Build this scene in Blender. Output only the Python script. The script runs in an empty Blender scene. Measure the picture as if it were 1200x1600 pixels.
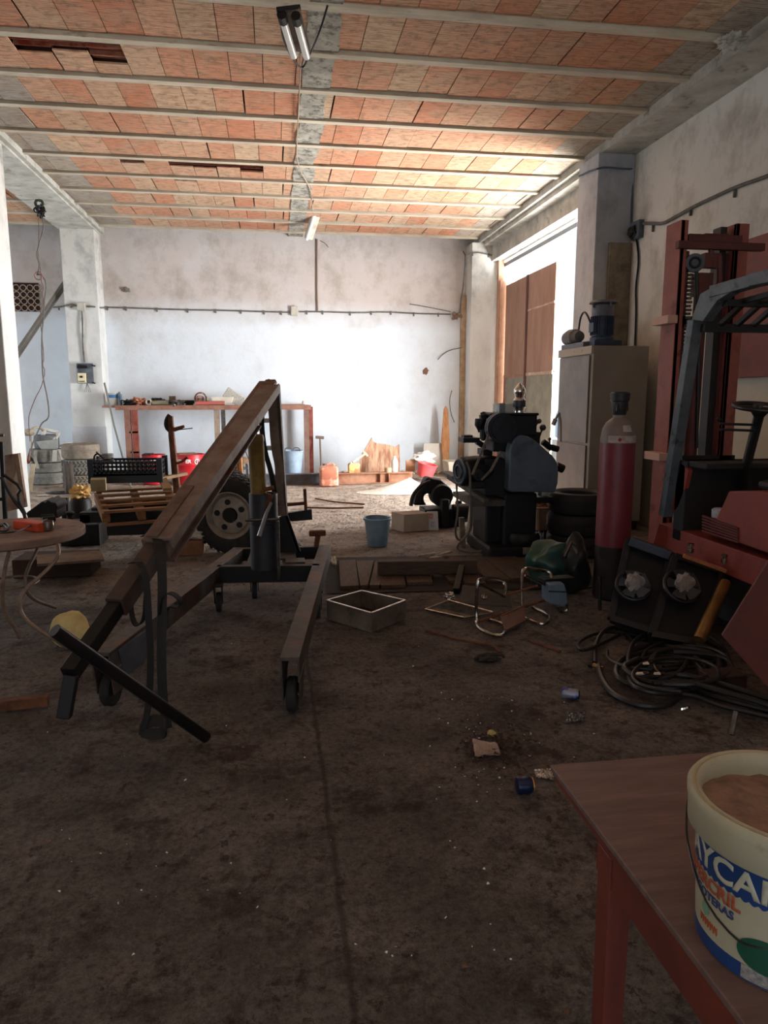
import bpy, bmesh, math, random
from mathutils import Vector, Matrix, noise
random.seed(7)
PI = math.pi
V = Vector
# ------------------------------------------------------------ camera
CAM = V((0, 0, 1.5)); F = 1125.0; PITCH = math.radians(9.2); YAW = math.radians(8.62)
col = bpy.context.scene.collection
sc = bpy.context.scene
cd = bpy.data.cameras.new('camera'); cam = bpy.data.objects.new('camera', cd); col.objects.link(cam)
cam.location = CAM; cam.rotation_euler = (PI/2-PITCH, 0, -YAW)
cd.sensor_fit = 'VERTICAL'; cd.sensor_height = 36; cd.lens = 36*F/1600; cd.clip_end = 200; cd.clip_start = .02
sc.camera = cam
# ------------------------------------------------------------ world, daylight, exposure
w = bpy.data.worlds.new('world'); sc.world = w; w.use_nodes = True
bg = w.node_tree.nodes['Background']; bg.inputs[0].default_value = (.86, .93, 1, 1); bg.inputs[1].default_value = 1.25
sc.view_settings.view_transform = 'Standard'; sc.view_settings.look = 'None'; sc.view_settings.gamma = 1
sc.view_settings.use_curve_mapping = False; sc.view_settings.exposure = 0.0
def area(name, loc, aim, sx, sy, power, color, spread=180):
    l = bpy.data.lights.new(name, 'AREA'); l.shape = 'RECTANGLE'; l.size = sx; l.size_y = sy
    l.energy = power; l.color = color; l.spread = math.radians(spread)
    o = bpy.data.objects.new(name, l); col.objects.link(o); o.location = loc
    o.rotation_euler = (V(aim)-V(loc)).to_track_quat('-Z', 'Y').to_euler(); return o
def sun(name, d, power, color, ang):
    l = bpy.data.lights.new(name, 'SUN'); l.energy = power; l.color = color; l.angle = math.radians(ang)
    o = bpy.data.objects.new(name, l); col.objects.link(o); o.rotation_euler = V(d).to_track_quat('-Z', 'Y').to_euler(); return o
# daylight of the big side doorway: sky, and the sunlit yard in front of it
area('daylight_doorway', (5.6, 11.6, 2.1), (0, 12.6, 2.0), 4.6, 3.9, 360, (.96, .98, 1))
area('daylight_yard', (6.3, 11.2, .12), (4.3, 11.0, 3.2), 3.4, 4.6, 1700, (1, .94, .86))
area('daylight_gap', (5.3, 9.9, 1.3), (1.6, 14, 1.1), 1.7, 2.4, 950, (.98, .99, 1))
# added fill behind the camera, aimed up at the ceiling; the rear gateway is assumed
area('fill_rear_ceiling', (-1.0, -3.3, .35), (-.6, .7, 4.35), 6, 1.0, 120, (1, .96, .92), 64)
# added fill through an assumed opening of the left bay, out of view
area('fill_left_bay', (-7.3, 10.5, 1.6), (-3, 11.5, 1.9), 3.0, 2.6, 130, (.8, .9, 1))
# ------------------------------------------------------------ pixel of the 1200x1600 frame -> point in the room
FW = V((math.sin(YAW)*math.cos(PITCH), math.cos(YAW)*math.cos(PITCH), -math.sin(PITCH)))
RT = V((math.cos(YAW), -math.sin(YAW), 0)); UP = RT.cross(FW)
def ray(x, y): return FW + RT*((x-600)/F) - UP*((y-800)/F)
def gz(x, y, z=0): d = ray(x, y); return CAM + d*((z-CAM.z)/d.z)
def gy(x, y, Y): d = ray(x, y); return CAM + d*(Y/d.y)
def gx(x, y, X): d = ray(x, y); return CAM + d*(X/d.x)
# ------------------------------------------------------------ materials
def lin(c): return tuple(((v/255)/12.92 if v/255 <= .04045 else ((v/255+.055)/1.055)**2.4) for v in c)+(1,)
MC = {}
def M(name, c1, c2=None, scale=6, rough=.7, metal=0, bump=0, bscale=None, stretch=(1, 1, 1), ramp=(.35, .65), spec=.5, trans=0, detail=7, c3=None, r3=(.6, .7), s3=3):
    if name in MC: return MC[name]
    m = bpy.data.materials.new(name); m.use_nodes = True; nt = m.node_tree; N = nt.nodes; L = nt.links
    b = N['Principled BSDF']; b.inputs['Roughness'].default_value = rough; b.inputs['Metallic'].default_value = metal
    b.inputs['Specular IOR Level'].default_value = spec; b.inputs['Transmission Weight'].default_value = trans
    b.inputs['Base Color'].default_value = lin(c1)
    tc = N.new('ShaderNodeTexCoord'); mp = N.new('ShaderNodeMapping'); mp.inputs['Scale'].default_value = stretch
    L.new(tc.outputs['Object'], mp.inputs[0])
    def nz(s, d=detail):
        n = N.new('ShaderNodeTexNoise'); n.inputs['Scale'].default_value = s; n.inputs['Detail'].default_value = d
        n.inputs['Roughness'].default_value = .65; L.new(mp.outputs[0], n.inputs[0]); return n
    if c2 is not None:
        n = nz(scale); r = N.new('ShaderNodeValToRGB'); r.color_ramp.elements[0].position = ramp[0]; r.color_ramp.elements[1].position = ramp[1]
        r.color_ramp.elements[0].color = lin(c1); r.color_ramp.elements[1].color = lin(c2)
        L.new(n.outputs[0], r.inputs[0]); out = r.outputs[0]
        if c3 is not None:
            n3 = nz(s3); r3n = N.new('ShaderNodeValToRGB'); r3n.color_ramp.elements[0].position = r3[0]; r3n.color_ramp.elements[1].position = r3[1]
            L.new(n3.outputs[0], r3n.inputs[0]); mx = N.new('ShaderNodeMix'); mx.data_type = 'RGBA'
            L.new(r3n.outputs[0], mx.inputs[0]); L.new(out, mx.inputs[6]); mx.inputs[7].default_value = lin(c3); out = mx.outputs[2]
        L.new(out, b.inputs['Base Color'])
    if bump:
        n = nz(bscale or scale*4); bp = N.new('ShaderNodeBump'); bp.inputs['Strength'].default_value = min(1, bump*10); bp.inputs['Distance'].default_value = bump*.1
        L.new(n.outputs[0], bp.inputs['Height']); L.new(bp.outputs[0], b.inputs['Normal'])
    MC[name] = m; return m
# ------------------------------------------------------------ mesh builder
LOC = {}
class MB:
    def __init__(s): s.bm = bmesh.new()
    def hexa(s, p):                      # 8 points: bottom loop of 4, top loop of 4
        v = [s.bm.verts.new(q) for q in p]
        for f in ((3, 2, 1, 0), (4, 5, 6, 7), (0, 1, 5, 4), (1, 2, 6, 5), (2, 3, 7, 6), (3, 0, 4, 7)): s.bm.faces.new([v[i] for i in f])
        return s
    def box(s, a, b):
        (x0, y0, z0), (x1, y1, z1) = [min(a[i], b[i]) for i in range(3)], [max(a[i], b[i]) for i in range(3)]
        return s.hexa([(x0, y0, z0), (x1, y0, z0), (x1, y1, z0), (x0, y1, z0), (x0, y0, z1), (x1, y0, z1), (x1, y1, z1), (x0, y1, z1)])
    def ob(s, c, size, rot=(0, 0, 0)):   # oriented box about its centre
        from mathutils import Euler
        R = Euler(rot).to_matrix(); x, y, z = [q/2 for q in size]; c = V(c)
        return s.hexa([c+R@V(q) for q in ((-x, -y, -z), (x, -y, -z), (x, y, -z), (-x, y, -z), (-x, -y, z), (x, -y, z), (x, y, z), (-x, y, z))])
    def bar(s, a, b, w, h, up=(0, 0, 1), w2=None, h2=None):
        a, b = V(a), V(b); d = (b-a).normalized(); sd = d.cross(V(up)).normalized(); u = sd.cross(d).normalized()
        w2 = w2 or w; h2 = h2 or h; P = []
        for p, W, H in ((a, w, h), (b, w2, h2)): P += [p-sd*W/2-u*H/2, p+sd*W/2-u*H/2, p+sd*W/2+u*H/2, p-sd*W/2+u*H/2]
        return s.hexa(P)
    def loft(s, loops, caps=True, closed=True):
        rows = [[s.bm.verts.new(q) for q in l] for l in loops]; n = len(rows[0])
        for i in range(len(rows)-1):
            for j in range(n if closed else n-1):
                k = (j+1) % n; s.bm.faces.new((rows[i][j], rows[i][k], rows[i+1][k], rows[i+1][j]))
        if caps and closed: s.bm.faces.new(rows[0][::-1]); s.bm.faces.new(rows[-1])
        return s
    def tube(s, pts, r, n=8, closed=False, smooth=0):
        pts = [V(p) for p in pts]
        for _ in range(smooth):
            q = []; N = len(pts)
            for i in range(N-1 if not closed else N):
                a, b = pts[i], pts[(i+1) % N]; q += [a*.75+b*.25, a*.25+b*.75]
            if not closed: q[0] = pts[0]; q[-1] = pts[-1]
            pts = q
        N = len(pts); loops = []; ref = None
        for i in range(N):
            if closed: d = pts[(i+1) % N]-pts[i-1]
            else: d = pts[min(i+1, N-1)]-pts[max(i-1, 0)]
            if d.length < 1e-9: d = V((0, 0, 1))
            d.normalize()
            if ref is None: ref = d.orthogonal().normalized()
            ref = (ref-d*ref.dot(d)); ref = ref.normalized() if ref.length > 1e-6 else d.orthogonal().normalized()
            o = d.cross(ref); rr = r if not isinstance(r, (list, tuple)) else r[min(int(i/max(N-1, 1)*(len(r)-1)), len(r)-2)]*(1-(i/max(N-1, 1)*(len(r)-1)-min(int(i/max(N-1, 1)*(len(r)-1)), len(r)-2)))+r[min(int(i/max(N-1, 1)*(len(r)-1)), len(r)-2)+1]*(i/max(N-1, 1)*(len(r)-1)-min(int(i/max(N-1, 1)*(len(r)-1)), len(r)-2))
            loops.append([pts[i]+(ref*math.cos(2*PI*k/n)+o*math.sin(2*PI*k/n))*rr for k in range(n)])
        if closed: loops.append(loops[0]); s.loft(loops, caps=False); bmesh.ops.remove_doubles(s.bm, verts=s.bm.verts, dist=1e-6)
        else: s.loft(loops)
        return s
    def ribbon(s, pts, wv, t=.004, smooth=2):    # flat strap along pts, width vector wv
        pts = [V(p) for p in pts]
        for _ in range(smooth):
            q = [pts[0]]
            for a, b in zip(pts, pts[1:]): q += [a*.75+b*.25, a*.25+b*.75]
            pts = q+[pts[-1]]
        wv = V(wv); loops = []
        for i in range(len(pts)):
            d = (pts[min(i+1, len(pts)-1)]-pts[max(i-1, 0)]).normalized(); n = d.cross(wv).normalized()*t/2
            loops.append([pts[i]-wv/2-n, pts[i]+wv/2-n, pts[i]+wv/2+n, pts[i]-wv/2+n])
        return s.loft(loops)
    def lathe(s, prof, c=(0, 0, 0), axis=(0, 0, 1), n=28, caps=True):   # prof: (radius, height)
        c = V(c); ax = V(axis).normalized(); u = ax.orthogonal().normalized() if abs(ax.z) < .99 else V((1, 0, 0)); v = ax.cross(u)
        loops = []
        for r, h in prof:
            r = max(r, 1e-4); loops.append([c+ax*h+(u*math.cos(2*PI*k/n)+v*math.sin(2*PI*k/n))*r for k in range(n)])
        return s.loft(loops, caps=caps)
    def prism(s, pts, dv):               # planar outline extruded along dv
        dv = V(dv); pts = [V(p) for p in pts]; s.loft([pts, [p+dv for p in pts]]); return s
    def torus(s, c, R, r, axis=(0, 0, 1), n=32, m=10, sq=1.0):
        ax = V(axis).normalized(); u = ax.orthogonal().normalized(); v = ax.cross(u); c = V(c); loops = []
        for i in range(n+1):
            a = 2*PI*i/n; d = u*math.cos(a)+v*math.sin(a)
            loops.append([c+d*(R+r*math.cos(2*PI*k/m))+ax*r*sq*math.sin(2*PI*k/m) for k in range(m)])
        s.loft(loops, caps=False); bmesh.ops.remove_doubles(s.bm, verts=s.bm.verts, dist=1e-6); return s
    def blob(s, c, size, amp=.2, f=3, sub=3, seed=0, flat=None):
        r = bmesh.ops.create_icosphere(s.bm, subdivisions=sub, radius=1); c = V(c)
        for v in r['verts']:
            n = 1+amp*noise.noise(v.co*f+V((seed*3.1, seed, 0)))*2; p = v.co*n
            v.co = c+V((p.x*size[0], p.y*size[1], p.z*size[2]))
            if flat is not None and v.co.z < flat: v.co.z = flat
        return s
    def sheet(s, pts4, nx=12, ny=12, amp=.02, f=6, t=.003, seed=0):      # crumpled sheet between 4 corners
        a, b, c, d = [V(p) for p in pts4]; nrm = (b-a).cross(d-a).normalized(); G = []
        for i in range(nx+1):
            for j in range(ny+1):
                u, v = i/nx, j/ny; p = (a*(1-u)+b*u)*(1-v)+(d*(1-u)+c*u)*v
                G.append(p+nrm*amp*noise.noise(V((u*f+seed, v*f, seed))))
        vt = [s.bm.verts.new(p) for p in G]; vb = [s.bm.verts.new(p-nrm*t) for p in G]; k = ny+1
        for i in range(nx):
            for j in range(ny):
                q = (i*k+j, (i+1)*k+j, (i+1)*k+j+1, i*k+j+1)
                s.bm.faces.new([vt[x] for x in q]); s.bm.faces.new([vb[x] for x in q[::-1]])
        def edge(ids):
            for x, y in zip(ids, ids[1:]): s.bm.faces.new((vt[y], vt[x], vb[x], vb[y]))
        edge([j for j in range(ny+1)]); edge([nx*k+j for j in range(ny, -1, -1)]); edge([i*k for i in range(nx, -1, -1)]); edge([i*k+ny for i in range(nx+1)])
        return s
    def build(s, name, mat, parent=None, smooth=False, bevel=0, loc=None, label=None):
        bm = s.bm; bmesh.ops.recalc_face_normals(bm, faces=bm.faces)
        me = bpy.data.meshes.new(name)
        if loc is None:
            if parent is not None: loc = LOC[parent.name]
            else:
                xs = [v.co for v in bm.verts]
                loc = V(((min(c.x for c in xs)+max(c.x for c in xs))/2, (min(c.y for c in xs)+max(c.y for c in xs))/2, min(c.z for c in xs)))
        loc = V(loc); bmesh.ops.translate(bm, verts=bm.verts, vec=-loc)
        if smooth:
            for f in bm.faces: f.smooth = True
            for e in bm.edges:
                if len(e.link_faces) == 2 and e.calc_face_angle(0) > .7: e.smooth = False
        bm.to_mesh(me); bm.free()
        o = bpy.data.objects.new(name, me); col.objects.link(o)
        if isinstance(mat, (list, tuple)):
            for m in mat: me.materials.append(m)
        else: me.materials.append(mat)
        if parent is not None:
            o.parent = parent; o.location = loc-LOC[parent.name]
        else: o.location = loc
        LOC[o.name] = loc
        if label: o['label'] = label
        if bevel:
            b = o.modifiers.new('bevel', 'BEVEL'); b.width = bevel; b.segments = 2; b.limit_method = 'ANGLE'; b.angle_limit = .6
        return o
def tag(o, label, cat, group=None):
    o['label'] = label; o['category'] = cat
    if group: o['group'] = group
    return o
def thing(name, label, cat, loc, group=None):
    o = bpy.data.objects.new(name, None); col.objects.link(o); o.location = loc; LOC[o.name] = V(loc)
    o.empty_display_size = .1; return tag(o, label, cat, group)
def struct(o): o['kind'] = 'structure'; return o
def text_mesh(body, size, mat, fn, name, parent, depth=.0006, bold=0):
    """flat lettering whose local x,y are carried onto a surface by fn(x, y, h)"""
    cu = bpy.data.curves.new('t', 'FONT'); cu.body = body; cu.size = size; cu.align_x = 'CENTER'; cu.offset = bold; cu.resolution_u = 3
    o = bpy.data.objects.new('t', cu); col.objects.link(o); bpy.context.view_layer.update()
    me = bpy.data.meshes.new_from_object(o.evaluated_get(bpy.context.evaluated_depsgraph_get())); bpy.data.objects.remove(o)
    bm = bmesh.new(); bm.from_mesh(me); bpy.data.meshes.remove(me)
    bmesh.ops.triangulate(bm, faces=bm.faces); bmesh.ops.subdivide_edges(bm, edges=[e for e in bm.edges if e.calc_length() > size*.12], cuts=2)
    bmesh.ops.triangulate(bm, faces=bm.faces)
    r = bmesh.ops.extrude_face_region(bm, geom=bm.faces[:]); top = [g for g in r['geom'] if isinstance(g, bmesh.types.BMVert)]; ts = set(top)
    for v in bm.verts: v.co = V(fn(v.co.x, v.co.y, depth if v in ts else 0))
    m = MB(); m.bm.free(); m.bm = bm; return m.build(name, mat, parent)
def copy_tree(o, parent=None):
    c = o.copy(); col.objects.link(c); LOC[c.name] = V(LOC[o.name])
    if parent is not None: c.parent = parent
    for ch in list(o.children): copy_tree(ch, c)
    return c
# ------------------------------------------------------------ palette
black = M('black_metal', (18, 19, 23), (36, 33, 32), 9, .5, .5, .004)
dark = M('dark_grease', (12, 12, 14), (29, 26, 25), 7, .55, .3, .006)
rubber = M('rubber', (22, 22, 24), (44, 42, 41), 14, .8, 0, .01, 60)
dusty = M('dusty_rubber', (98, 98, 94), (132, 130, 122), 12, .95, 0, .01, 60)
dusty2 = M('dusty_rubber_brown', (112, 102, 90), (142, 132, 118), 12, .95, 0, .01, 60)
rust = M('rust', (82, 46, 30), (128, 84, 58), 14, .85, .15, .01, 50)
rustred = M('rusty_red_paint', (120, 52, 44), (150, 84, 68), 10, .7, .1, .006)
steel = M('dull_steel', (120, 118, 115), (78, 70, 62), 18, .42, .8, .004)
chrome = M('chrome', (200, 196, 190), (130, 118, 104), 20, .22, 1)
wood = M('old_wood', (118, 84, 54), (160, 124, 86), 8, .75, 0, .01, 40, (1, 8, 8))
plank = M('dirty_plank', (66, 50, 38), (98, 78, 60), 7, .85, 0, .02, 30, (8, 1, 6))
cable = M('black_cable', (20, 20, 22), None, rough=.5)
gcable = M('grey_cable', (84, 82, 78), (110, 106, 100), 10, .7)
conc = M('beam_concrete', (186, 184, 176), (150, 148, 138), 3.5, .9, 0, .02, 30, c3=(110, 108, 100), r3=(.58, .7), s3=6)
whitep = M('white_plastic', (196, 194, 184), (170, 166, 152), 8, .5)
# ============================================================ SETTING
HC = 4.385; DB = 14.0; XR = 4.29; XL = -7.0; YR = -3.0
def floor_mat():
    m = bpy.data.materials.new('dirt_floor'); m.use_nodes = True; N = m.node_tree.nodes; L = m.node_tree.links; b = N['Principled BSDF']
    b.inputs['Roughness'].default_value = .9; b.inputs['Specular IOR Level'].default_value = .3
    tc = N.new('ShaderNodeTexCoord'); sx = N.new('ShaderNodeSeparateXYZ'); L.new(tc.outputs['Object'], sx.inputs[0])
    def nz(s, d=8, r=.65, st=None):
        n = N.new('ShaderNodeTexNoise'); n.inputs['Scale'].default_value = s; n.inputs['Detail'].default_value = d; n.inputs['Roughness'].default_value = r
        if st:
            mp = N.new('ShaderNodeMapping'); mp.inputs['Scale'].default_value = st; L.new(tc.outputs['Object'], mp.inputs[0]); L.new(mp.outputs[0], n.inputs[0])
        else: L.new(tc.outputs['Object'], n.inputs[0])
        return n.outputs[0]
    def ramp(src, p0, p1, c0=(0, 0, 0, 1), c1=(1, 1, 1, 1)):
        r = N.new('ShaderNodeValToRGB'); r.color_ramp.elements[0].position = p0; r.color_ramp.elements[1].position = p1
        r.color_ramp.elements[0].color = c0; r.color_ramp.elements[1].color = c1; L.new(src, r.inputs[0]); return r.outputs[0]
    def mix(f, a, c):
        x = N.new('ShaderNodeMix'); x.data_type = 'RGBA'
        L.new(f, x.inputs[0])
        for k, q in ((6, a), (7, c)):
            if isinstance(q, tuple): x.inputs[k].default_value = q
            else: L.new(q, x.inputs[k])
        return x.outputs[2]
    def math_(op, a, c):
        x = N.new('ShaderNodeMath'); x.operation = op
        for k, q in ((0, a), (1, c)):
            if isinstance(q, (int, float)): x.inputs[k].default_value = q
            else: L.new(q, x.inputs[k])
        return x.outputs[0]
    base = mix(ramp(nz(1.6), .38, .62), lin((110, 103, 99)), lin((150, 141, 134)))
    base = mix(ramp(nz(38, 12, .95), .44, .62), base, lin((60, 52, 49)))
    red = ramp(nz(2.3, 9, .72), .55, .62); base = mix(math_('MULTIPLY', red, .75), base, lin((58, 36, 30)))
    base = mix(ramp(nz(7, 9, .75, (1, .45, 1)), .6, .68), base, lin((74, 44, 34)))
    # paler tone towards the back wall, darker nearer the camera, edge broken by noise
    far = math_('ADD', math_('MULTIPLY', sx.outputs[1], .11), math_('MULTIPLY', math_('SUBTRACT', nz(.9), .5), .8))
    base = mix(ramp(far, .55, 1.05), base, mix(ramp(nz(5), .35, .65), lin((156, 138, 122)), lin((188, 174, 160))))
    # long joint in the slab
    jx = math_('ABSOLUTE', math_('SUBTRACT', math_('ADD', sx.outputs[0], math_('MULTIPLY', math_('SUBTRACT', nz(2.0), .5), .06)), .16), 0)
    j = ramp(jx, .004, .014, (1, 1, 1, 1), (0, 0, 0, 1)); base = mix(math_('MULTIPLY', math_('MULTIPLY', j, ramp(sx.outputs[1], 0, 1)), math_('MULTIPLY', ramp(math_('SUBTRACT', 5.0, sx.outputs[1]), 0, 1.5), .6)), base, lin((52, 42, 38)))
    base = mix(math_('MULTIPLY', ramp(nz(13, 12, .8), .56, .60), .8), base, lin((60, 42, 37)))
    base = mix(ramp(nz(90, 10, .9), .58, .64), base, lin((176, 160, 146)))
    base = mix(ramp(nz(3.4, 12, .85), .5, .64), base, lin((64, 50, 44)))
    L.new(base, b.inputs['Base Color'])
    h = math_('ADD', nz(55, 10, .85), math_('MULTIPLY', nz(6, 8, .8), 2.2))
    bp = N.new('ShaderNodeBump'); bp.inputs['Strength'].default_value = .75; bp.inputs['Distance'].default_value = .02; L.new(h, bp.inputs['Height']); L.new(bp.outputs[0], b.inputs['Normal'])
    return m
def plaster(name, low, high, z0, z1, stain, amount=.6):
    m = bpy.data.materials.new(name); m.use_nodes = True; N = m.node_tree.nodes; L = m.node_tree.links; b = N['Principled BSDF']
    b.inputs['Roughness'].default_value = .92; b.inputs['Specular IOR Level'].default_value = .2
    tc = N.new('ShaderNodeTexCoord'); sx = N.new('ShaderNodeSeparateXYZ'); L.new(tc.outputs['Object'], sx.inputs[0])
    def nz(s, st=(1, 1, 1), d=8):
        mp = N.new('ShaderNodeMapping'); mp.inputs['Scale'].default_value = st; L.new(tc.outputs['Object'], mp.inputs[0])
        n = N.new('ShaderNodeTexNoise'); n.inputs['Scale'].default_value = s; n.inputs['Detail'].default_value = d; n.inputs['Roughness'].default_value = .68; L.new(mp.outputs[0], n.inputs[0]); return n.outputs[0]
    mr = N.new('ShaderNodeMapRange'); mr.inputs[1].default_value = z0; mr.inputs[2].default_value = z1; L.new(sx.outputs[2], mr.inputs[0])
    a1 = N.new('ShaderNodeMath'); a1.operation = 'MULTIPLY_ADD'; L.new(nz(1.1), a1.inputs[0]); a1.inputs[1].default_value = 1.2; a1.inputs[2].default_value = -.6
    a2 = N.new('ShaderNodeMath'); a2.operation = 'ADD'; a2.use_clamp = True; L.new(mr.outputs[0], a2.inputs[0]); L.new(a1.outputs[0], a2.inputs[1])
    x = N.new('ShaderNodeMix'); x.data_type = 'RGBA'; L.new(a2.outputs[0], x.inputs[0]); x.inputs[6].default_value = lin(low); x.inputs[7].default_value = lin(high)
    r = N.new('ShaderNodeValToRGB'); r.color_ramp.elements[0].position = .47; r.color_ramp.elements[1].position = .68; L.new(nz(2.6, (1, 1, .8)), r.inputs[0])
    f = N.new('ShaderNodeMath'); f.operation = 'MULTIPLY'; L.new(r.outputs[0], f.inputs[0])
    g = N.new('ShaderNodeMath'); g.operation = 'MULTIPLY_ADD'; L.new(a2.outputs[0], g.inputs[0]); g.inputs[1].default_value = amount; g.inputs[2].default_value = amount*.25; L.new(g.outputs[0], f.inputs[1])
    y = N.new('ShaderNodeMix'); y.data_type = 'RGBA'; L.new(f.outputs[0], y.inputs[0]); L.new(x.outputs[2], y.inputs[6]); y.inputs[7].default_value = lin(stain)
    L.new(y.outputs[2], b.inputs['Base Color'])
    bp = N.new('ShaderNodeBump'); bp.inputs['Strength'].default_value = .35; bp.inputs['Distance'].default_value = .012; L.new(nz(14), bp.inputs['Height']); L.new(bp.outputs[0], b.inputs['Normal'])
    return m
pl_back = plaster('whitewash_back', (216, 225, 233), (194, 186, 182), 2.7, 3.3, (160, 150, 140), .55)
pl_right = plaster('whitewash_right', (204, 195, 174), (214, 213, 207), 1.2, 3.0, (164, 160, 150), .65)
pl_col = plaster('whitewash_column', (214, 216, 214), (196, 192, 184), 2.8, 4.2, (130, 132, 134), .8)
pl_colR = plaster('grey_column_plaster', (200, 196, 188), (176, 180, 186), 1.5, 3.5, (140, 144, 150), .7)
O0 = (0, 0, 0)
fm = MB().box((XL, YR, -.2), (XR+.3, DB+.3, -.016)); GX0, GX1, GY0, GY1 = XL, XR+.3, .2, DB   # worn, pitted slab surface
xs_ = [GX0+(GX1-GX0)*i/20 for i in range(9)]; xs_ = [XL+.5*i for i in range(8)]+[-2.9+.022*i for i in range(320)]+[XR+.05, XR+.3]
ys_ = [YR, -1.5, 0]+[.5+.02*i for i in range(250)]+[5.5+.04*i for i in range(212)]+[DB]
def fz(x, y):
    n = noise.noise(V((x*2.2, y*2.2, 0)))*.4+noise.noise(V((x*9, y*9, 3)))*.5+noise.noise(V((x*26, y*26, 7)))*.55+noise.noise(V((x*60, y*60, 9)))*.4
    return min(0, -.006+n*.0085)
g_ = [[fm.bm.verts.new((x, y, fz(x, y))) for x in xs_] for y in ys_]
for j in range(len(ys_)-1):
    for i in range(len(xs_)-1): fm.bm.faces.new((g_[j][i], g_[j][i+1], g_[j+1][i+1], g_[j+1][i]))
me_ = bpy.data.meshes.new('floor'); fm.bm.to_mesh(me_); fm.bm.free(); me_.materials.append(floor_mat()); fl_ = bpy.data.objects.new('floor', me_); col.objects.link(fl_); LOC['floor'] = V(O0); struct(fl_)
yard = M('yard_ground', (190, 182, 168), (160, 150, 136), 3, .9)
struct(MB().box((XR+.3, 4, -.25), (22, 24, -.02)).build('yard_ground', yard, loc=O0))
struct(MB().box((XL-.3, DB, -.2), (XR+.3, DB+.3, 4.8)).build('wall_back', pl_back, loc=O0))
struct(MB().box((XL-.3, YR, -.2), (XL, 8.9, 4.8)).box((XL-.3, 8.9, 3.0), (XL, 12.2, 4.8)).box((XL-.3, 12.2, -.2), (XL, DB, 4.8)).build('wall_left', pl_right, loc=O0))
struct(MB().box((XR, YR, -.2), (XR+.3, 9.06, 4.8)).box((XR, 9.06, 3.98), (XR+.3, 13.55, 4.8)).box((XR, 13.55, -.2), (XR+.3, DB, 4.8)).build('wall_right', pl_right, loc=O0))
struct(MB().box((XL-.3, YR-.3, -.2), (-4.4, YR, 4.8)).box((-4.4, YR-.3, 3.2), (2.4, YR, 4.8)).box((2.4, YR-.3, -.2), (XR+.3, YR, 4.8)).build('wall_rear', pl_right, loc=O0))
# --- ceiling of hollow clay tiles between concrete joists
def attr_mat(name, rough, lines):
    m = bpy.data.materials.new(name); m.use_nodes = True; N = m.node_tree.nodes; L = m.node_tree.links; b = N['Principled BSDF']
    b.inputs['Roughness'].default_value = rough; b.inputs['Specular IOR Level'].default_value = .2
    at = N.new('ShaderNodeAttribute'); at.attribute_name = 'clay'
    tc = N.new('ShaderNodeTexCoord')
    def nz(s, st):
        mp = N.new('ShaderNodeMapping'); mp.inputs['Scale'].default_value = st; L.new(tc.outputs['Object'], mp.inputs[0])
        n = N.new('ShaderNodeTexNoise'); n.inputs['Scale'].default_value = s; n.inputs['Detail'].default_value = 7; n.inputs['Roughness'].default_value = .7; L.new(mp.outputs[0], n.inputs[0]); return n.outputs[0]
    def mixn(f, a, c):
        x = N.new('ShaderNodeMix'); x.data_type = 'RGBA'; L.new(f, x.inputs[0]); L.new(a, x.inputs[6]); x.inputs[7].default_value = c; return x.outputs[2]
    def rp(s, a, c, hi):
        r = N.new('ShaderNodeValToRGB'); r.color_ramp.elements[0].position = a; r.color_ramp.elements[1].position = c; r.color_ramp.elements[1].color = (hi, hi, hi, 1); L.new(s, r.inputs[0]); return r.outputs[0]
    c = at.outputs['Color']
    c = mixn(rp(nz(2.2, (1, 1, 1)), .46, .66, .6), c, lin((172, 156, 130)))
    c = mixn(rp(nz(5, (1.2, 9, 1)), .46, .62, .75), c, lin((134, 96, 76)))
    c = mixn(rp(nz(7, (1.5, 1.5, 1)), .52, .68, .75), c, lin((116, 94, 76)))
    L.new(c, b.inputs['Base Color'])
    wv = N.new('ShaderNodeTexWave'); wv.bands_direction = 'Y'; wv.inputs['Scale'].default_value = 11; wv.inputs['Distortion'].default_value = .6; L.new(tc.outputs['Object'], wv.inputs[0])
    bp = N.new('ShaderNodeBump'); bp.inputs['Strength'].default_value = .5; bp.inputs['Distance'].default_value = .006; L.new(wv.outputs[0], bp.inputs['Height']); L.new(bp.outputs[0], b.inputs['Normal'])
    return m
tile_m = attr_mat('clay_ceiling_tile', .9, True)
gap_backing_m = M('dark_gap_backing', (70, 44, 36), (96, 60, 46), 9, .95)  # backing coloured dark so the gaps between tiles look shaded
JY = [5.952+.766*k for k in range(-12, 11)]
holes = [(-2.1, -1.2, 7.0, .45), (-1.75, -1.45, 10.0, .3), (-1.13, -.15, 10.0, .38), (-1.7, -1.2, 9.4, .12), (-1.3, -.9, 10.9, .2), (1.6, 1.8, 9.4, .2), (-.9, -.6, 8.6, .08)]
bm = bmesh.new(); clay = []
lay = bm.loops.layers.float_color.new('clay')
def tbox(x0, x1, y0, y1, z0, z1, c, mi=0):
    r = MB(); r.bm.free(); r.bm = bm; n0 = len(bm.faces); r.box((x0, y0, z0), (x1, y1, z1)); bm.faces.ensure_lookup_table()
    for f in bm.faces[n0:]:
        f.material_index = mi
        for l in f.loops: l[lay] = c
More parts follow.
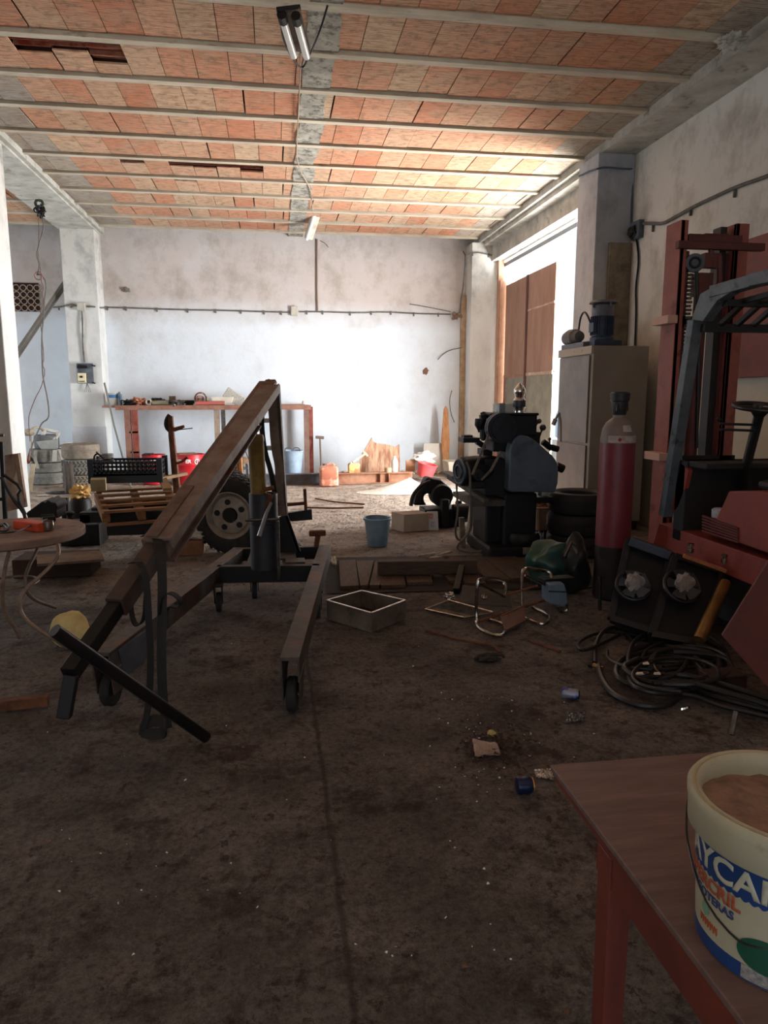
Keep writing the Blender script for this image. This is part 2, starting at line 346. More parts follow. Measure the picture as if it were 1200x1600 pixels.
for k in range(len(JY)-1):
    y0, y1 = JY[k]+.054, JY[k+1]-.054
    x = XL+random.random()*.25
    while x < XR:
        wd = .295; x1 = x+wd; xm = (x+x1)/2; ym = (y0+y1)/2
        t = random.random()
        c = V(lin((200, 146, 116))[:3]).lerp(V(lin((184, 116, 86))[:3]), t); c = c.lerp(V(lin((194, 170, 142))[:3]), random.random()**1.5*.9)
        if xm < -2.32+.12*noise.noise(V((0, ym, 0))) and xm > -3.6 or xm > 3.42: c = V(lin((156, 152, 142))[:3])*(.85+.25*random.random())
        gap = .018 if random.random() < .16 else .0065
        hole = [h for h in holes if h[0] < xm < h[1] and y0 < h[2] < y1]
        a, bq = y0, y1
        if hole:
            frac = hole[0][3]*(.6+.9*random.random()); a = y0+(y1-y0)*frac
            tbox(x, x1, y0, a, HC+.055, HC+.07, (*lin((122, 44, 32))[:3], 1))
            for q_ in (.33, .66): tbox(x, x1, y0+(a-y0)*q_, y0+(a-y0)*q_+.008, HC+.02, HC+.06, (*lin((110, 42, 32))[:3], 1))
        dz = random.random()*.008
        if random.random() < .06: a += .02
        if x1-gap > x+.02: tbox(x, x1-gap, a, bq, HC+.012+dz, HC+.03, (*c, 1))
        x = x1
    # grouted strip
MBt = MB(); MBt.bm.free(); MBt.bm = bm
ceil = MBt.build('ceiling', tile_m, loc=O0); struct(ceil)
struct(MB().box((XL-.3, YR-.3, HC+.12), (XR+.3, DB+.3, HC+.3)).build('ceiling_slab', gap_backing_m, loc=O0))
joist_m = M('joist_concrete', (196, 186, 166), (164, 152, 134), 5, .9, 0, .01, 30, (.4, 2, 1), c3=(112, 100, 86), r3=(.6, .75), s3=7)
for y in JY:
    m = MB(); n = 40; P = []
    for i in range(n+1):
        x = XL+(XR-XL)*i/n; P.append((x, y+.004*noise.noise(V((x*3, y, 0)))))
    m.loft([[(x, yy-.042, HC-.014), (x, yy+.042, HC-.014), (x, yy+.026, HC+.12), (x, yy-.026, HC+.12)] for x, yy in P])
    struct(m.build('ceiling_joist', joist_m, loc=O0))
grout = M('grout_concrete', (128, 124, 114), (166, 162, 150), 6, .95, 0, .05, 22, c3=(92, 88, 80), r3=(.5, .62), s3=14)
m = MB(); nn = 260; L_, R_ = [], []
rows = []
for i in range(nn+1):
    y = YR+(DB-YR)*i/nn
    xl = .335+.03*noise.noise(V((y*2.2, 1, 0)))+.012*noise.noise(V((y*11, 4, 0))); xr = .60+.05*noise.noise(V((y*1.6, 7, 0)))+.02*noise.noise(V((y*9, 2, 0)))
    z = HC+.004+.008*noise.noise(V((y*4, 9, 0)))
    rows.append([(xl, y, z), (xr, y, z), (xr, y, HC+.06), (xl, y, HC+.06)])
m.loft(rows); struct(m.build('ceiling_strip', grout, loc=O0))
# --- beams and columns
struct(MB().box((-3.56, YR, 4.30), (-3.23, DB, 4.5)).box((-3.225, YR, 4.303), (-2.96, DB, 4.5)).box((-2.96, YR, 4.33), (-2.9, DB, 4.5)).build('beam', conc, loc=O0))
struct(MB().box((3.86, YR, 4.30), (XR, 8.5, 4.5)).box((3.93, 9.06, 4.24), (XR, 13.5, 4.5)).box((3.86, 8.5, 4.31), (3.93, DB, 4.5)).box((4.10, 9.06, 3.98), (XR+.01, 13.6, 4.24)).build('beam', conc, loc=O0))
struct(MB().box((-3.55, 8.8, 0), (-2.97, 9.26, 4.31)).build('column', pl_col, loc=O0, bevel=.01))
struct(MB().box((-3.53, 13.52, 0), (-2.97, DB, 4.31)).build('column', pl_col, loc=O0, bevel=.01))
struct(MB().box((3.83, 8.5, 0), (XR, 9.06, 4.31)).build('column', pl_colR, loc=O0, bevel=.01))
struct(MB().box((3.72, 13.6, 0), (XR, DB, 4.31)).build('column', pl_col, loc=O0, bevel=.01))
struct(MB().box((4.0, 8.46, 1.95), (4.285, 8.52, 3.3)).build('trim_1', M('rough_mortar', (150, 138, 116), (110, 100, 86), 8, .95, 0, .05, 25), loc=O0, bevel=.01))
tilew = M('white_dado', (206, 210, 216), (190, 194, 200), 3, .6)
struct(MB().box((-3.54, 13.49, 0), (-2.96, 13.53, .95)).build('trim_2', tilew, loc=O0))
struct(MB().box((3.62, 13.93, 0), (3.72, 14.0, 3.4)).build('trim_3', M('ochre_pilaster', (178, 158, 132), (146, 118, 90), 5, .9), loc=O0))
# --- sliding steel doors in the doorway, frame and rail
dm = M('rust_brown_door', (158, 126, 108), (138, 104, 88), 4, .75, .1, .004, 20, (1, 1, .3)); dg = M('grey_door_panel', (140, 138, 124), (116, 112, 100), 4, .8)
d1 = MB().box((4.30, 12.15, 1.86), (4.34, 13.3, 3.50)).build('door_1', dm, loc=O0); struct(d1)
c_ = MB().box((4.305, 12.15, .05), (4.335, 13.3, 1.84)).build('lower_panel', dg, d1)
c_ = MB().box((4.295, 13.22, .05), (4.345, 13.3, 1.86)).box((4.29, 12.15, 1.82), (4.345, 13.3, 1.87)).build('door_rail', M('door_frame_rust', (160, 120, 96), (130, 92, 74), 6, .8), d1)
d2 = MB().box((4.29, 10.86, 1.86), (4.33, 12.08, 3.50)).build('door_2', dm, loc=O0); struct(d2)
c_ = MB().box((4.295, 10.86, .05), (4.325, 12.08, 1.84)).build('lower_panel', dg, d2)
c_ = MB().box((4.275, 12.06, .05), (4.345, 12.14, 3.5)).build('door_stile', M('door_stile', (92, 52, 44), (70, 42, 38), 6, .8), d2)
c_ = MB().box((4.28, 10.86, 2.9), (4.292, 12.05, 2.93)).box((4.28, 10.86, 1.83), (4.335, 12.05, 1.88)).build('door_rail', M('pale_weld_line', (190, 170, 150), (150, 120, 100), 6, .8), d2)
struct(MB().box((4.2, 13.34, 0), (4.34, 13.42, 3.6)).box((4.2, 13.46, 0), (4.3, 13.54, 3.98)).build('trim_4', M('door_frame_orange', (182, 140, 112), (160, 118, 94), 6, .8), loc=O0))
struct(MB().box((4.31, 10.2, 3.86), (4.37, 13.5, 3.93)).build('trim_5', M('door_track', (110, 112, 118), None, rough=.5, metal=.4), loc=O0))
# --- ventilation grille bricks in the back wall (round clay holes)
g = thing('wall_vent', 'square grille of round clay holes high in the left bay wall', 'vent', (-4.3, 13.97, 3.2))
MB().box((-4.62, 13.985, 2.97), (-4.07, 14.0, 3.46)).build('recess', M('vent_dark', (60, 34, 30), (34, 20, 18), 8, .95), g)
m = MB(); cy_ = M('vent_clay', (196, 180, 164), (150, 128, 112), 9, .9)
for i in range(5):
    for j in range(4): m.torus((-4.55+.115*i, 13.975, 3.03+.115*j), .05, .008, (0, 1, 0), 16, 6)
m.build('round_tile', cy_, g)
# ============================================================ ENGINE CRANE
paint = M('dark_blue_paint', (36, 42, 56), (56, 52, 52), 8, .5, .3, .004)
legm = M('worn_leg_steel', (92, 84, 78), (62, 54, 50), 12, .6, .3, .008, c3=(104, 72, 56), r3=(.52, .62), s3=5)
boomm = M('worn_brown_boom', (128, 110, 102), (98, 78, 68), 9, .6, .25, .008, c3=(116, 66, 48), r3=(.52, .64), s3=6)
cr = thing('engine_crane', 'long engine crane with rusty brown boom, yellow jack and two wheeled legs, left of centre', 'engine crane', (-.1, 4.97, 0))
rn, rf = V((.045, 3.22, 0)), V((.385, 5.75, 0)); ln, lf = V((-.84, 3.42, 0)), V((-.30, 5.75, 0))
def leg(a, b, nm, side):
    d = (b-a).normalized(); s = V((d.y, -d.x, 0)); m = MB()
    m.bar((a.x, a.y, .29), (b.x, b.y, .29), .092, .02)
    for k in (-1, 1):
        o = s*(k*.041); m.bar((a.x+o.x, a.y+o.y, .235), (b.x+o.x, b.y+o.y, .235), .010, .12)
    for k in (-1, 1):           # fork cheeks hanging over the end wheel
        o = s*(k*.041); P = [a+o+V((0, 0, .2)), a+o+d*.22+V((0, 0, .2)), a+o+d*.12+V((0, 0, .08)), a+o+d*.02+V((0, 0, .08))]
        m.prism(P, s*.008)
    L_ = m.build(nm, legm, cr, bevel=.003)
    c = a+d*.085+V((0, 0, .085)); ww = MB().lathe([(.02, -.024), (.078, -.024), (.085, -.016), (.085, .016), (.078, .024), (.02, .024)], c, s).build('wheel', rubber, L_, smooth=True)
    MB().lathe([(.012, -.05), (.012, .05)], c, s, n=10).build('axle', steel, L_)
    return L_
LOC_cr = LOC[cr.name]
def sub(parent): LOC[parent.name] = LOC[parent.name]
leg(rn, rf, 'leg', 1); L2 = leg(ln, lf, 'leg', -1)
m = MB()
m.bar((-.43, 5.13, .24), (.30, 5.06, .24), .06, .12); m.bar((-.33, 5.72, .25), (.38, 5.70, .25), .06, .10)
for x0 in (-.2, .06): m.bar((x0, 5.08, .27), (x0+.03, 5.72, .27), .07, .03)
m.build('base_frame', dark, cr, bevel=.004)
m = MB(); m.box((.06, 5.16, .285), (.2, 5.3, .3)); m.box((.02, 5.3, .285), (.14, 5.5, .3)); m.build('base_plate', legm, cr)
m = MB().prism([(-.79, 3.5, .28), (-.70, 3.82, .28), (-.72, 3.74, .12), (-.78, 3.56, .12)], (.02, -.006, 0)); m.build('gusset', M('grey_gusset', (86, 90, 102), (70, 70, 78), 8, .6), cr)
for px_, py_, Y_ in ((343, 968, 5.0), (398, 925, 5.3), (496, 968, 4.75)):
    c = gy(px_, py_, Y_); c.z = .07
    m = MB(); m.box((c.x-.03, c.y-.05, .13), (c.x-.022, c.y+.03, .2)); m.box((c.x+.022, c.y-.05, .13), (c.x+.03, c.y+.03, .2)); m.box((c.x-.035, c.y-.06, .19), (c.x+.035, c.y+.05, .205))
    m.prism([(c.x-.03, c.y-.03, .15), (c.x-.03, c.y+.03, .15), (c.x-.03, c.y+.01, .06), (c.x-.03, c.y-.01, .06)], (.006, 0, 0)).prism([(c.x+.024, c.y-.03, .15), (c.x+.024, c.y+.03, .15), (c.x+.024, c.y+.01, .06), (c.x+.024, c.y-.01, .06)], (.006, 0, 0))
    k = m.build('caster', dark, cr); MB().lathe([(.015, -.018), (.066, -.018), (.07, -.012), (.07, .012), (.066, .018), (.015, .018)], c, (1, 0, 0)).build('wheel', rubber, k, smooth=True)
# sleeve post with collar
pc = V((-.087, 5.02, 0))
m = MB().lathe([(.098, .30), (.098, .62), (.103, .625), (.103, .645), (.098, .65), (.098, .83), (.085, .83), (.085, .78)], (pc.x, pc.y, 0), n=32)
m.build('post_sleeve', paint, cr, smooth=True)
MB().tube([gy(383, 813, 4.93), gy(437, 811, 4.93)], .011).tube([gy(434, 815, 4.93), gy(436, 905, 4.93)], .012).build('locking_rod', steel, cr, smooth=True)
MB().tube([gy(424, 785, 4.9), gy(417, 800, 4.88), gy(405, 838, 4.83)], [.011, .012, .016]).build('pump_handle', M('pump_handle', (150, 150, 152), None, rough=.35, metal=.8), cr, smooth=True)
MB().tube([gy(414, 795, 4.95), gy(422, 772, 4.95)], .028).tube([gy(412, 765, 4.95), gy(428, 762, 4.95)], .016).build('pump_block', rust, cr, smooth=True)
jb, jt = gy(406, 800, 5.02), gy(399, 679, 5.0)
m = MB(); d = (jt-jb).normalized(); Lj = (jt-jb).length
m.lathe([(.055, 0), (.055, Lj-.05), (.058, Lj-.045), (.058, Lj-.02), (.052, Lj), (.02, Lj)], jb, d, n=24); m.build('hydraulic_jack', M('ochre_jack', (150, 122, 58), (104, 80, 44), 7, .55, .1, .004), cr, smooth=True)
MB().tube([jt, gy(399, 650, 4.98)], .02).build('jack_rod', chrome, cr, smooth=True)
# mast and its black triangular stay
m = MB(); m.bar((.075, 5.62, .3), gy(432, 602, 5.32), .045, .06); m.bar(gy(398, 657, 5.1), gy(434, 657, 5.38), .03, .035, up=(0, 1, 0)); m.bar(gy(398, 700, 5.1), gy(438, 700, 5.42), .03, .035, up=(0, 1, 0))
m.build('mast', M('mast_brown', (104, 92, 84), (70, 60, 54), 9, .6, .2), cr, bevel=.003)
MB().prism([gy(436, 808, 5.5), gy(448, 806, 5.5), gy(468, 863, 5.5), gy(437, 866, 5.5)], (0, .012, 0)).prism([gy(446, 806, 5.5), gy(450, 806, 5.5), gy(470, 863, 5.5), gy(466, 866, 5.5)], (0, .10, 0)).build('mast_stay', dark, cr)
# boom
top, mid = gy(423, 602, 5.28), gy(243, 860, 3.5); dd = (mid-top).normalized(); tip = top+dd*((top.y-2.78)/-dd.y)
bu = V((0, 0, 1)); sd = dd.cross(bu).normalized(); un = sd.cross(dd).normalized()
m = MB(); a0 = top+dd*.05
m.bar(a0, mid, .125, .11, w2=.12, h2=.12)
m.bar(a0-un*.055-sd*.01+dd*.5, mid-un*.06-sd*.01, .15, .012)
m.bar(top-dd*.02, top+dd*.25, .075, .075)
boom = m.build('boom', boomm, cr, bevel=.004)
MB().bar(a0+dd*.1+un*.06-sd*.045, mid+un*.066-sd*.035, .135, .016, w2=.115, h2=.016).bar(a0+dd*.1+un*.045-sd*.11, mid+un*.045-sd*.09, .014, .06).build('boom_plate', M('lit_worn_plate', (150, 132, 122), (118, 98, 88), 8, .6, .2, .008, c3=(128, 78, 58), r3=(.55, .66), s3=5), cr, bevel=.003)  # worn plate, its paint lightened to stand for the lit upper face
MB().bar(top+dd*1.55+un*.075-sd*.0, mid-dd*.0+un*.078, .06, .014).build('boom_rib', boomm, cr, bevel=.003)
MB().bar(mid-dd*.4, top+dd*((tip-top).length*.86), .085, .095, w2=.08, h2=.09).build('boom_extension', M('boom_inner', (84, 66, 58), (60, 48, 44), 8, .55, .2, .006), cr, bevel=.004)
MB().bar(top+dd*((tip-top).length*.84), tip, .06, .065, w2=.06, h2=.06).bar(tip+V((.01, 0, -.0)), tip+V((-.02, -.03, -.16)), .05, .05, up=(1, 0, 0)).build('boom_foot', dark, cr, bevel=.004)
m = MB(); m.prism([gy(388, 650, 5.0), gy(404, 632, 5.0), gy(406, 655, 5.0), gy(396, 673, 5.0)], (0, .02, 0)).prism([gy(388, 650, 5.09), gy(404, 632, 5.09), gy(406, 655, 5.09), gy(396, 673, 5.09)], (0, .02, 0)).lathe([(.014, -.03), (.014, .15)], gy(399, 657, 5.0), (0, 1, 0), n=12)
m.build('jack_bracket', boomm, cr)
m = MB()
for a, b in ((420, 597), (428, 598), (431, 606)): m.lathe([(.022, -.02), (.022, .06)], gy(a, b, 5.26), (0, 1, 0), n=8)
m.build('pivot_bolt', rust, cr)
# straps on the crane
strapm = M('brown_strap', (128, 108, 96), (98, 82, 72), 12, .8)
strapb = M('black_strap', (15, 14, 15), (26, 24, 23), 12, .7)
def strap(pts, wv, mat, label, sub_=2): return tag(MB().ribbon([gy(*p) for p in pts], wv, .005, sub_).build('tow_strap', mat), label, 'strap')
strap([(418, 598, 5.20), (424, 612, 5.17), (427, 650, 5.18), (430, 700, 5.19), (438, 735, 5.20), (435, 770, 5.2), (441, 806, 5.22)], (.062, .01, 0), strapm, 'broad brown strap hanging straight down from the boom top in front of the mast')
strap([(410, 612, 5.16), (412, 628, 5.15), (408, 655, 5.15), (412, 700, 5.15), (424, 738, 5.17), (428, 765, 5.18), (432, 790, 5.2)], (.035, .012, 0), strapb, 'narrow dark strap looping beside the yellow jack under the boom')
strap([(226, 838, 3.62), (238, 832, 3.56), (250, 850, 3.4), (254, 900, 3.33), (253, 960, 3.28), (252, 1040, 3.2), (255, 1100, 3.17), (262, 1138, 3.15)], (.04, .01, 0), strapb, 'black strap over the lower boom falling to the floor, right one of the hanging pair')
strap([(205, 880, 3.3), (218, 876, 3.25), (229, 905, 3.22), (232, 960, 3.2), (236, 1040, 3.17), (232, 1110, 3.14), (222, 1140, 3.12)], (.028, .01, 0), strapb, 'thin black strap over the boom extension, left one of the hanging pair')
strap([(222, 905, 3.25), (214, 900, 3.26), (203, 925, 3.26), (206, 965, 3.25), (214, 980, 3.25), (226, 968, 3.24), (228, 930, 3.24)], (.012, .03, 0), strapb, 'small closed black strap loop dangling left of the hanging pair')
strap([(250, 960, 3.27), (254, 930, 3.3), (268, 925, 3.32), (284, 938, 3.35), (281, 950, 3.36), (264, 945, 3.33), (258, 960, 3.3), (262, 982, 3.28)], (.012, .035, 0), strapb, 'curled black strap end sticking out right of the hanging pair')
tag(MB().ribbon([gz(218, 1140, .02), gz(232, 1128, .06), gz(246, 1124, .07), gz(262, 1134, .05), gz(258, 1146, .012), gz(236, 1148, .01), gz(220, 1142, .03)], (0, .03, .04), .006).build('tow_strap', strapb), 'bunched black strap end lying on the floor under the hanging pair', 'strap')
a, b = gy(85, 985, 2.62), gz(322, 1152, .024)
m = MB(); d = (b-a).normalized(); L_ = (b-a).length; m.lathe([(.019, 0), (.025, 0), (.025, L_), (.019, L_)], a, d, n=20)
tag(m.build('steel_pipe', M('dark_pipe', (40, 40, 46), (58, 50, 48), 9, .35, .7), smooth=True), 'dark steel pipe leaning from the boom end down to the floor', 'pipe')
# ============================================================ ROUND TABLE, left
t = thing('round_table', 'small round table with a thick worn wooden top and thin curved metal legs', 'table', (-1.72, 4.85, 0))
tm = M('worn_table_top', (150, 122, 106), (112, 88, 76), 5, .75, 0, .006, 30, c3=(84, 62, 54), r3=(.55, .68), s3=4)
MB().lathe([(.001, .595), (.46, .595), (.475, .605), (.475, .643), (.468, .65), (.001, .65)], (-1.72, 4.85, 0), n=64).build('table_top', tm, t, smooth=True)
lm = M('beige_leg_metal', (150, 128, 110), (110, 90, 78), 12, .45, .3)
for k, pts in enumerate((((90, 850, 4.55), (93, 868, 4.5), (72, 893, 4.46), (45, 915, 4.4), (30, 935, 4.36), (33, 962, 4.34), (60, 985, 4.34), (88, 1000, 4.34), (106, 1013, 4.35)), ((14, 862, 4.5), (8, 885, 4.5), (4, 915, 4.5), (4, 945, 4.52), (12, 965, 4.55), (26, 985, 4.58), (31, 997, 4.6)))):
    MB().tube([gy(*p) for p in pts], .012, smooth=2).build('leg', lm, t, smooth=True)
for ang in (1.2, 2.6, 4.0):
    cx, cy = -1.72, 4.85; u = V((math.cos(ang), math.sin(ang), 0))
    MB().tube([V((cx, cy, .6))+u*.33, V((cx, cy, .5))+u*.32, V((cx, cy, .3))+u*.12, V((cx, cy, .15))+u*.16, V((cx, cy, .01))+u*.42], .012, smooth=2).build('leg', lm, t, smooth=True)
MB().torus((-1.72, 4.85, .3), .17, .008).build('ring', lm, t, smooth=True)
zt = .651
ob_ = M('orange_plastic', (226, 84, 48), (190, 66, 40), 8, .5)
a, b, c, d = gz(19, 831, zt), gz(60, 831, zt), gz(60, 815, zt), gz(19, 813, zt)
p0 = gz(20, 826, zt); p1 = gz(59, 832, zt); e = (p1-p0).normalized(); nn = V((-e.y, e.x, 0))
m = MB(); h = .055
m.hexa([p0, p1, p1+nn*.09, p0+nn*.09, p0+V((0, 0, h)), p1+V((0, 0, h)), p1+nn*.09+V((0, 0, h)), p0+nn*.09+V((0, 0, h))])
tag(m.build('tool_box', ob_, bevel=.006), 'small orange box on the round wooden table', 'box')
g_ = gz(76, 829, zt); tag(MB().lathe([(.02, 0), (.034, .004), (.036, .05), (.032, .062), (.03, .062), (.033, .05), (.031, .008), (.001, .006)], g_).build('glass_jar', M('brown_glass', (130, 108, 84), (100, 84, 70), 8, .15, trans=.4), smooth=True), 'small glass jar beside the orange box on the round table', 'jar')
g_ = gz(62, 829, zt); tag(MB().tube([g_+V((-.01, 0, .02)), g_+V((.03, -.01, .02))], .02).build('socket_piece', dark, smooth=True), 'short dark cap between orange box and jar', 'cap')
m = MB(); ps = [gz(x, y, zt+.006) for x, y in ((0, 822), (8, 816), (16, 822), (8, 829), (-4, 832), (-10, 825), (2, 818), (14, 826), (6, 831), (-6, 827))]; m.tube(ps, .006, smooth=2); m.tube([gz(-5, 833, zt+.02), gz(25, 832, zt+.05), gz(62, 815, zt+.03), gz(82, 808, zt+.02)], .005, smooth=2)
tag(m.build('cable_coil', cable, smooth=True), 'loose black cable heaped on the left of the round table', 'cable')
m = MB(); m.tube([gz(66, 812, zt+.02), gz(86, 810, zt+.02)], .02); m.tube([gz(64, 807, zt+.02), gz(84, 806, zt+.02)], .014)
tag(m.build('clamp', dark, smooth=True), 'dark cylindrical tool lying at the back of the round table', 'tool')
m = MB(); m.tube([gy(40, 812, 5.05), gy(37, 800, 5.05), gy(20, 780, 5.05), gy(2, 745, 5.05)], .012, smooth=1); m.tube([gy(40, 804, 5.05), gy(26, 775, 5.05), gy(34, 762, 5.05), gy(6, 742, 5.05)], .010, smooth=1)
tag(m.build('hose', cable, smooth=True), 'black forked hose arching up behind the round table', 'hose')
# black stand at the far left edge
m = thing('hand_truck', 'black tubular hand truck standing behind the round table at the left edge', 'hand truck', gz(0, 850, 0))
Yh = 5.9
MB().tube([gy(2, 690, Yh), gy(10, 845, Yh)], .018).tube([gy(-18, 690, Yh), gy(-10, 845, Yh)], .018).tube([gy(-18, 700, Yh), gy(2, 700, Yh)], .014).tube([gy(-14, 780, Yh), gy(6, 780, Yh)], .014).build('frame', black, m, smooth=True)
MB().tube([gy(-2, 680, Yh), gy(6, 680, Yh)], .012).tube([gy(-2, 703, Yh), gy(5, 702, Yh)], .01).build('handle', steel, m, smooth=True)
# board leaning on the left column, dark cowl, wheel
a, b, c, d = gy(2, 712, 8.55), gy(31, 709, 8.55), gy(42, 800, 8.2), gy(28, 800, 8.2)
tag(MB().prism([gy(2, 712, 8.7), gy(31, 708, 8.7), gy(42, 792, 8.45), gy(8, 800, 8.35)], (0, .03, 0)).prism([gy(23, 712, 8.68), gy(30, 709, 8.68), gy(42, 790, 8.42), gy(36, 792, 8.40)], (0, -.03, 0)).build('plywood_board', M('dirty_plywood', (144, 124, 108), (112, 94, 82), 4, .85, 0, .01, 30, c3=(90, 66, 54), r3=(.55, .65), s3=6)), 'tall dirty plywood board leaning against the left front column', 'board')
P = [gy(x, y, 7.2) for x, y in ((40, 802), (66, 783), (69, 786), (74, 781), (80, 785), (87, 786), (90, 792), (88, 798), (88, 812), (44, 812))]
tag(MB().prism(P, (0, .35, 0)).build('engine_cowl', dark, bevel=.02), 'black lumpy engine cowl on the floor behind the round table', 'engine part')
# ============================================================ TIRES of the left bay
def tire(c, R, wd, mat, label, group=None, ax=(0, 0, 1), name='tire', rim=None, lugs=0, lmat=None):
    ax = V(ax).normalized(); r_in = R*.6; h = wd/2
    prof = [(r_in, -h*.75), (r_in+.01, -h*.85), (R*.82, -h), (R*.95, -h*.9), (R, -h*.6), (R, -h*.2), (R*.985, -h*.17), (R*.985, -h*.1), (R, -h*.08), (R, h*.08), (R*.985, h*.1), (R*.985, h*.17), (R, h*.2), (R, h*.6), (R*.95, h*.9), (R*.82, h), (r_in+.01, h*.85), (r_in, h*.75)]
    m = MB(); n = 48; u = ax.orthogonal().normalized() if abs(ax.z) < .99 else V((1, 0, 0)); v = ax.cross(u); c = V(c); loops = []
    for k in range(n+1):
        a = 2*PI*k/n; d = u*math.cos(a)+v*math.sin(a); loops.append([c+d*r+ax*z for r, z in prof+[(r_in*.98, 0)]])
    m.loft(loops, caps=False); bmesh.ops.remove_doubles(m.bm, verts=m.bm.verts, dist=1e-5)
    if lugs:
        for k in range(lugs):
            for sgn in (-1, 1):
                a = 2*PI*(k+(.5 if sgn > 0 else 0))/lugs; d = u*math.cos(a)+v*math.sin(a); tg = ax.cross(d)
                for z0 in (.12, .48):
                    p = c+d*(R+.004)+ax*(h*z0*sgn); q = c+d*(R*.99+.004)+ax*(h*(z0+.34)*sgn)+tg*(R*.07*(1 if z0 < .3 else -1))
                    m.bar(p, q, R*.05, .014, up=d)
    o = m.build(name, mat, smooth=True); tag(o, label, 'tire', group); return o
zs = 0
for R, wd, cx, lb in ((.285, .2, 76, 'dusty grey tire at the floor, bottom of the left bay stack'), (.27, .17, 76, 'thin dusty tire second from the bottom of the left bay stack'), (.275, .23, 77, 'dusty grey tire with a pale splash, third up in the left bay stack'), (.2, .24, 78, 'narrow small tire on top of the left bay stack, under the monitor shell')):
    c = gz(76, 755, 0); tire((c.x+(cx-76)*.01, c.y, zs+wd/2), R, wd, dusty if wd != .24 else M('dusty_dark_rubber', (80, 84, 86), (104, 104, 102), 12, .9), lb); zs += wd*1.0
ztop = zs; cst = gz(76, 755, 0)
zs = 0
for wd, lb in ((.24, 'chunky tread tire at the bottom of the stack against the back column'), (.25, 'chunky tread tire in the middle of the stack against the back column'), (.24, 'smooth brownish tire on top of the stack against the back column')):
    c = gz(130, 763, 0); tire((c.x, c.y, zs+wd/2), .29, wd, dusty2 if wd == .24 else dusty, lb, lugs=34 if zs < .4 else 0); zs += wd
c = gz(109, 772, 0); tire((c.x, c.y, .245), .24, .13, M('brown_black_rubber', (66, 58, 54), (84, 76, 70), 8, .8), 'dark tire standing on edge between the two left bay stacks', ax=(1, .35, 0))
o = thing('monitor_shell', 'empty white monitor casing tipped on its back on the left tire stack', 'monitor casing', (cst.x, cst.y-.02, ztop))
sh = M('yellowed_white_plastic', (208, 208, 198), (176, 178, 172), 6, .6)
P = [gy(x, y, cst.y-.16) for x, y in ((56, 690), (82, 687), (90, 702), (62, 702))]
MB().loft([[gy(64, 702, cst.y-.2), gy(90, 702, cst.y-.2), gy(90, 702, cst.y+.15), gy(70, 702, cst.y+.15)], [gy(56, 690, cst.y-.2), gy(90, 686, cst.y-.2), gy(92, 686, cst.y+.2), gy(60, 690, cst.y+.2)]]).build('back_shell', M('grey_shell', (160, 162, 158), (136, 138, 134), 6, .7), o, bevel=.006)
m = MB(); q = [gy(63, 688, cst.y-.12), gy(86, 686, cst.y-.12), gy(92, 676, cst.y+.06), gy(71, 671, cst.y+.06)]
for i in range(4):
    m.bar(q[i], q[(i+1) % 4], .05, .045, up=(0, -1, .4))
m.build('front_bezel', sh, o, bevel=.004)
for k, (pts, lb) in enumerate(((((56, 704), (54, 716), (58, 726), (59, 732)), 'pale rag strip hanging over the left side of the left tire stack'), (((86, 703), (85, 712), (85, 721)), 'pale rag strip hanging over the front of the top small tire'), (((92, 702), (95, 708), (98, 718), (100, 722)), 'pale rag strip hanging over the right side of the left tire stack'))):
    tag(MB().ribbon([gy(x, y, cst.y-.31+.02*k) for x, y in pts], (.07 if k == 1 else .05, 0, 0), .006).build('rag', whitep), lb, 'rag')
tag(MB().ribbon([gy(52, 725, 12.0), gy(50, 738, 11.95), gz(46, 768, .005)], (.07, 0, 0), .02, 1).build('wood_lath', M('pale_lath', (190, 176, 150), (160, 140, 116), 6, .8)), 'pale lath leaning beside the left tire stack', 'lath')
tag(MB().tube([gy(44, 722, 12.8), gy(49, 703, 13.2)], .035).build('red_pole', rustred, smooth=True), 'short reddish wooden pole behind the left tire stack', 'pole')
tag(MB().tube([gy(90, 698, 12.3), gy(100, 694, 12.4), (gy(111, 691, 12.6)), gy(113, 700, 12.8), gy(112, 706, 12.9)], .016, smooth=2).build('bent_tube', whitep, smooth=True), 'pale bent tube arching between the two tire stacks', 'tube')
tag(MB().blob(gy(44, 676, 12.6), (.1, .07, .05), .3, 2, 3, 4).tube([gy(44, 676, 12.6), gy(52, 668, 12.6), gy(62, 668, 12.7), gy(68, 673, 12.7)], .02, smooth=2).tube([gy(48, 677, 12.6), gy(50, 700, 12.7), gy(46, 720, 12.8)], .012, smooth=1).build('lamp_holder', M('grimy_cream', (176, 168, 146), (140, 128, 108), 8, .6), smooth=True), 'cream lamp holder with bent stem hanging left of the monitor casing', 'lamp holder')
# junk on the left bay floor
tag(MB().blob(gz(95, 769, .02), (.22, .07, .02), .25, 2, 3, 2).build('dark_rag', M('grey_rag', (88, 92, 96), (60, 62, 64), 8, .9), smooth=True), 'flat grey rag on the floor in front of the tire stacks', 'rag')
tag(MB().blob(gz(66, 774, .01), (.09, .04, .012), .3, 2, 3, 5).build('paper_scrap', whitep, smooth=True), 'white paper scrap on the left bay floor', 'paper')
tag(MB().blob(gy(125, 769, 8.6), (.09, .07, .07), .5, 2.4, 4, 7).build('foam_lump', M('yellow_foam', (232, 196, 128), (208, 164, 96), 9, .8), smooth=True), 'lump of pale yellow foam on the dark drum left of the trailer', 'foam')
c = gy(127, 800, 8.6); m = MB().lathe([(.11, -.16), (.12, -.1), (.12, .1), (.10, .14), (.001, .15)], (c.x, c.y, c.z+.02)); m.box((c.x-.2, c.y-.1, 0), (c.x+.25, c.y+.2, c.z-.12))
tag(m.build('gearbox', dark, smooth=True), 'black gearbox drum under the lump of foam', 'engine part')
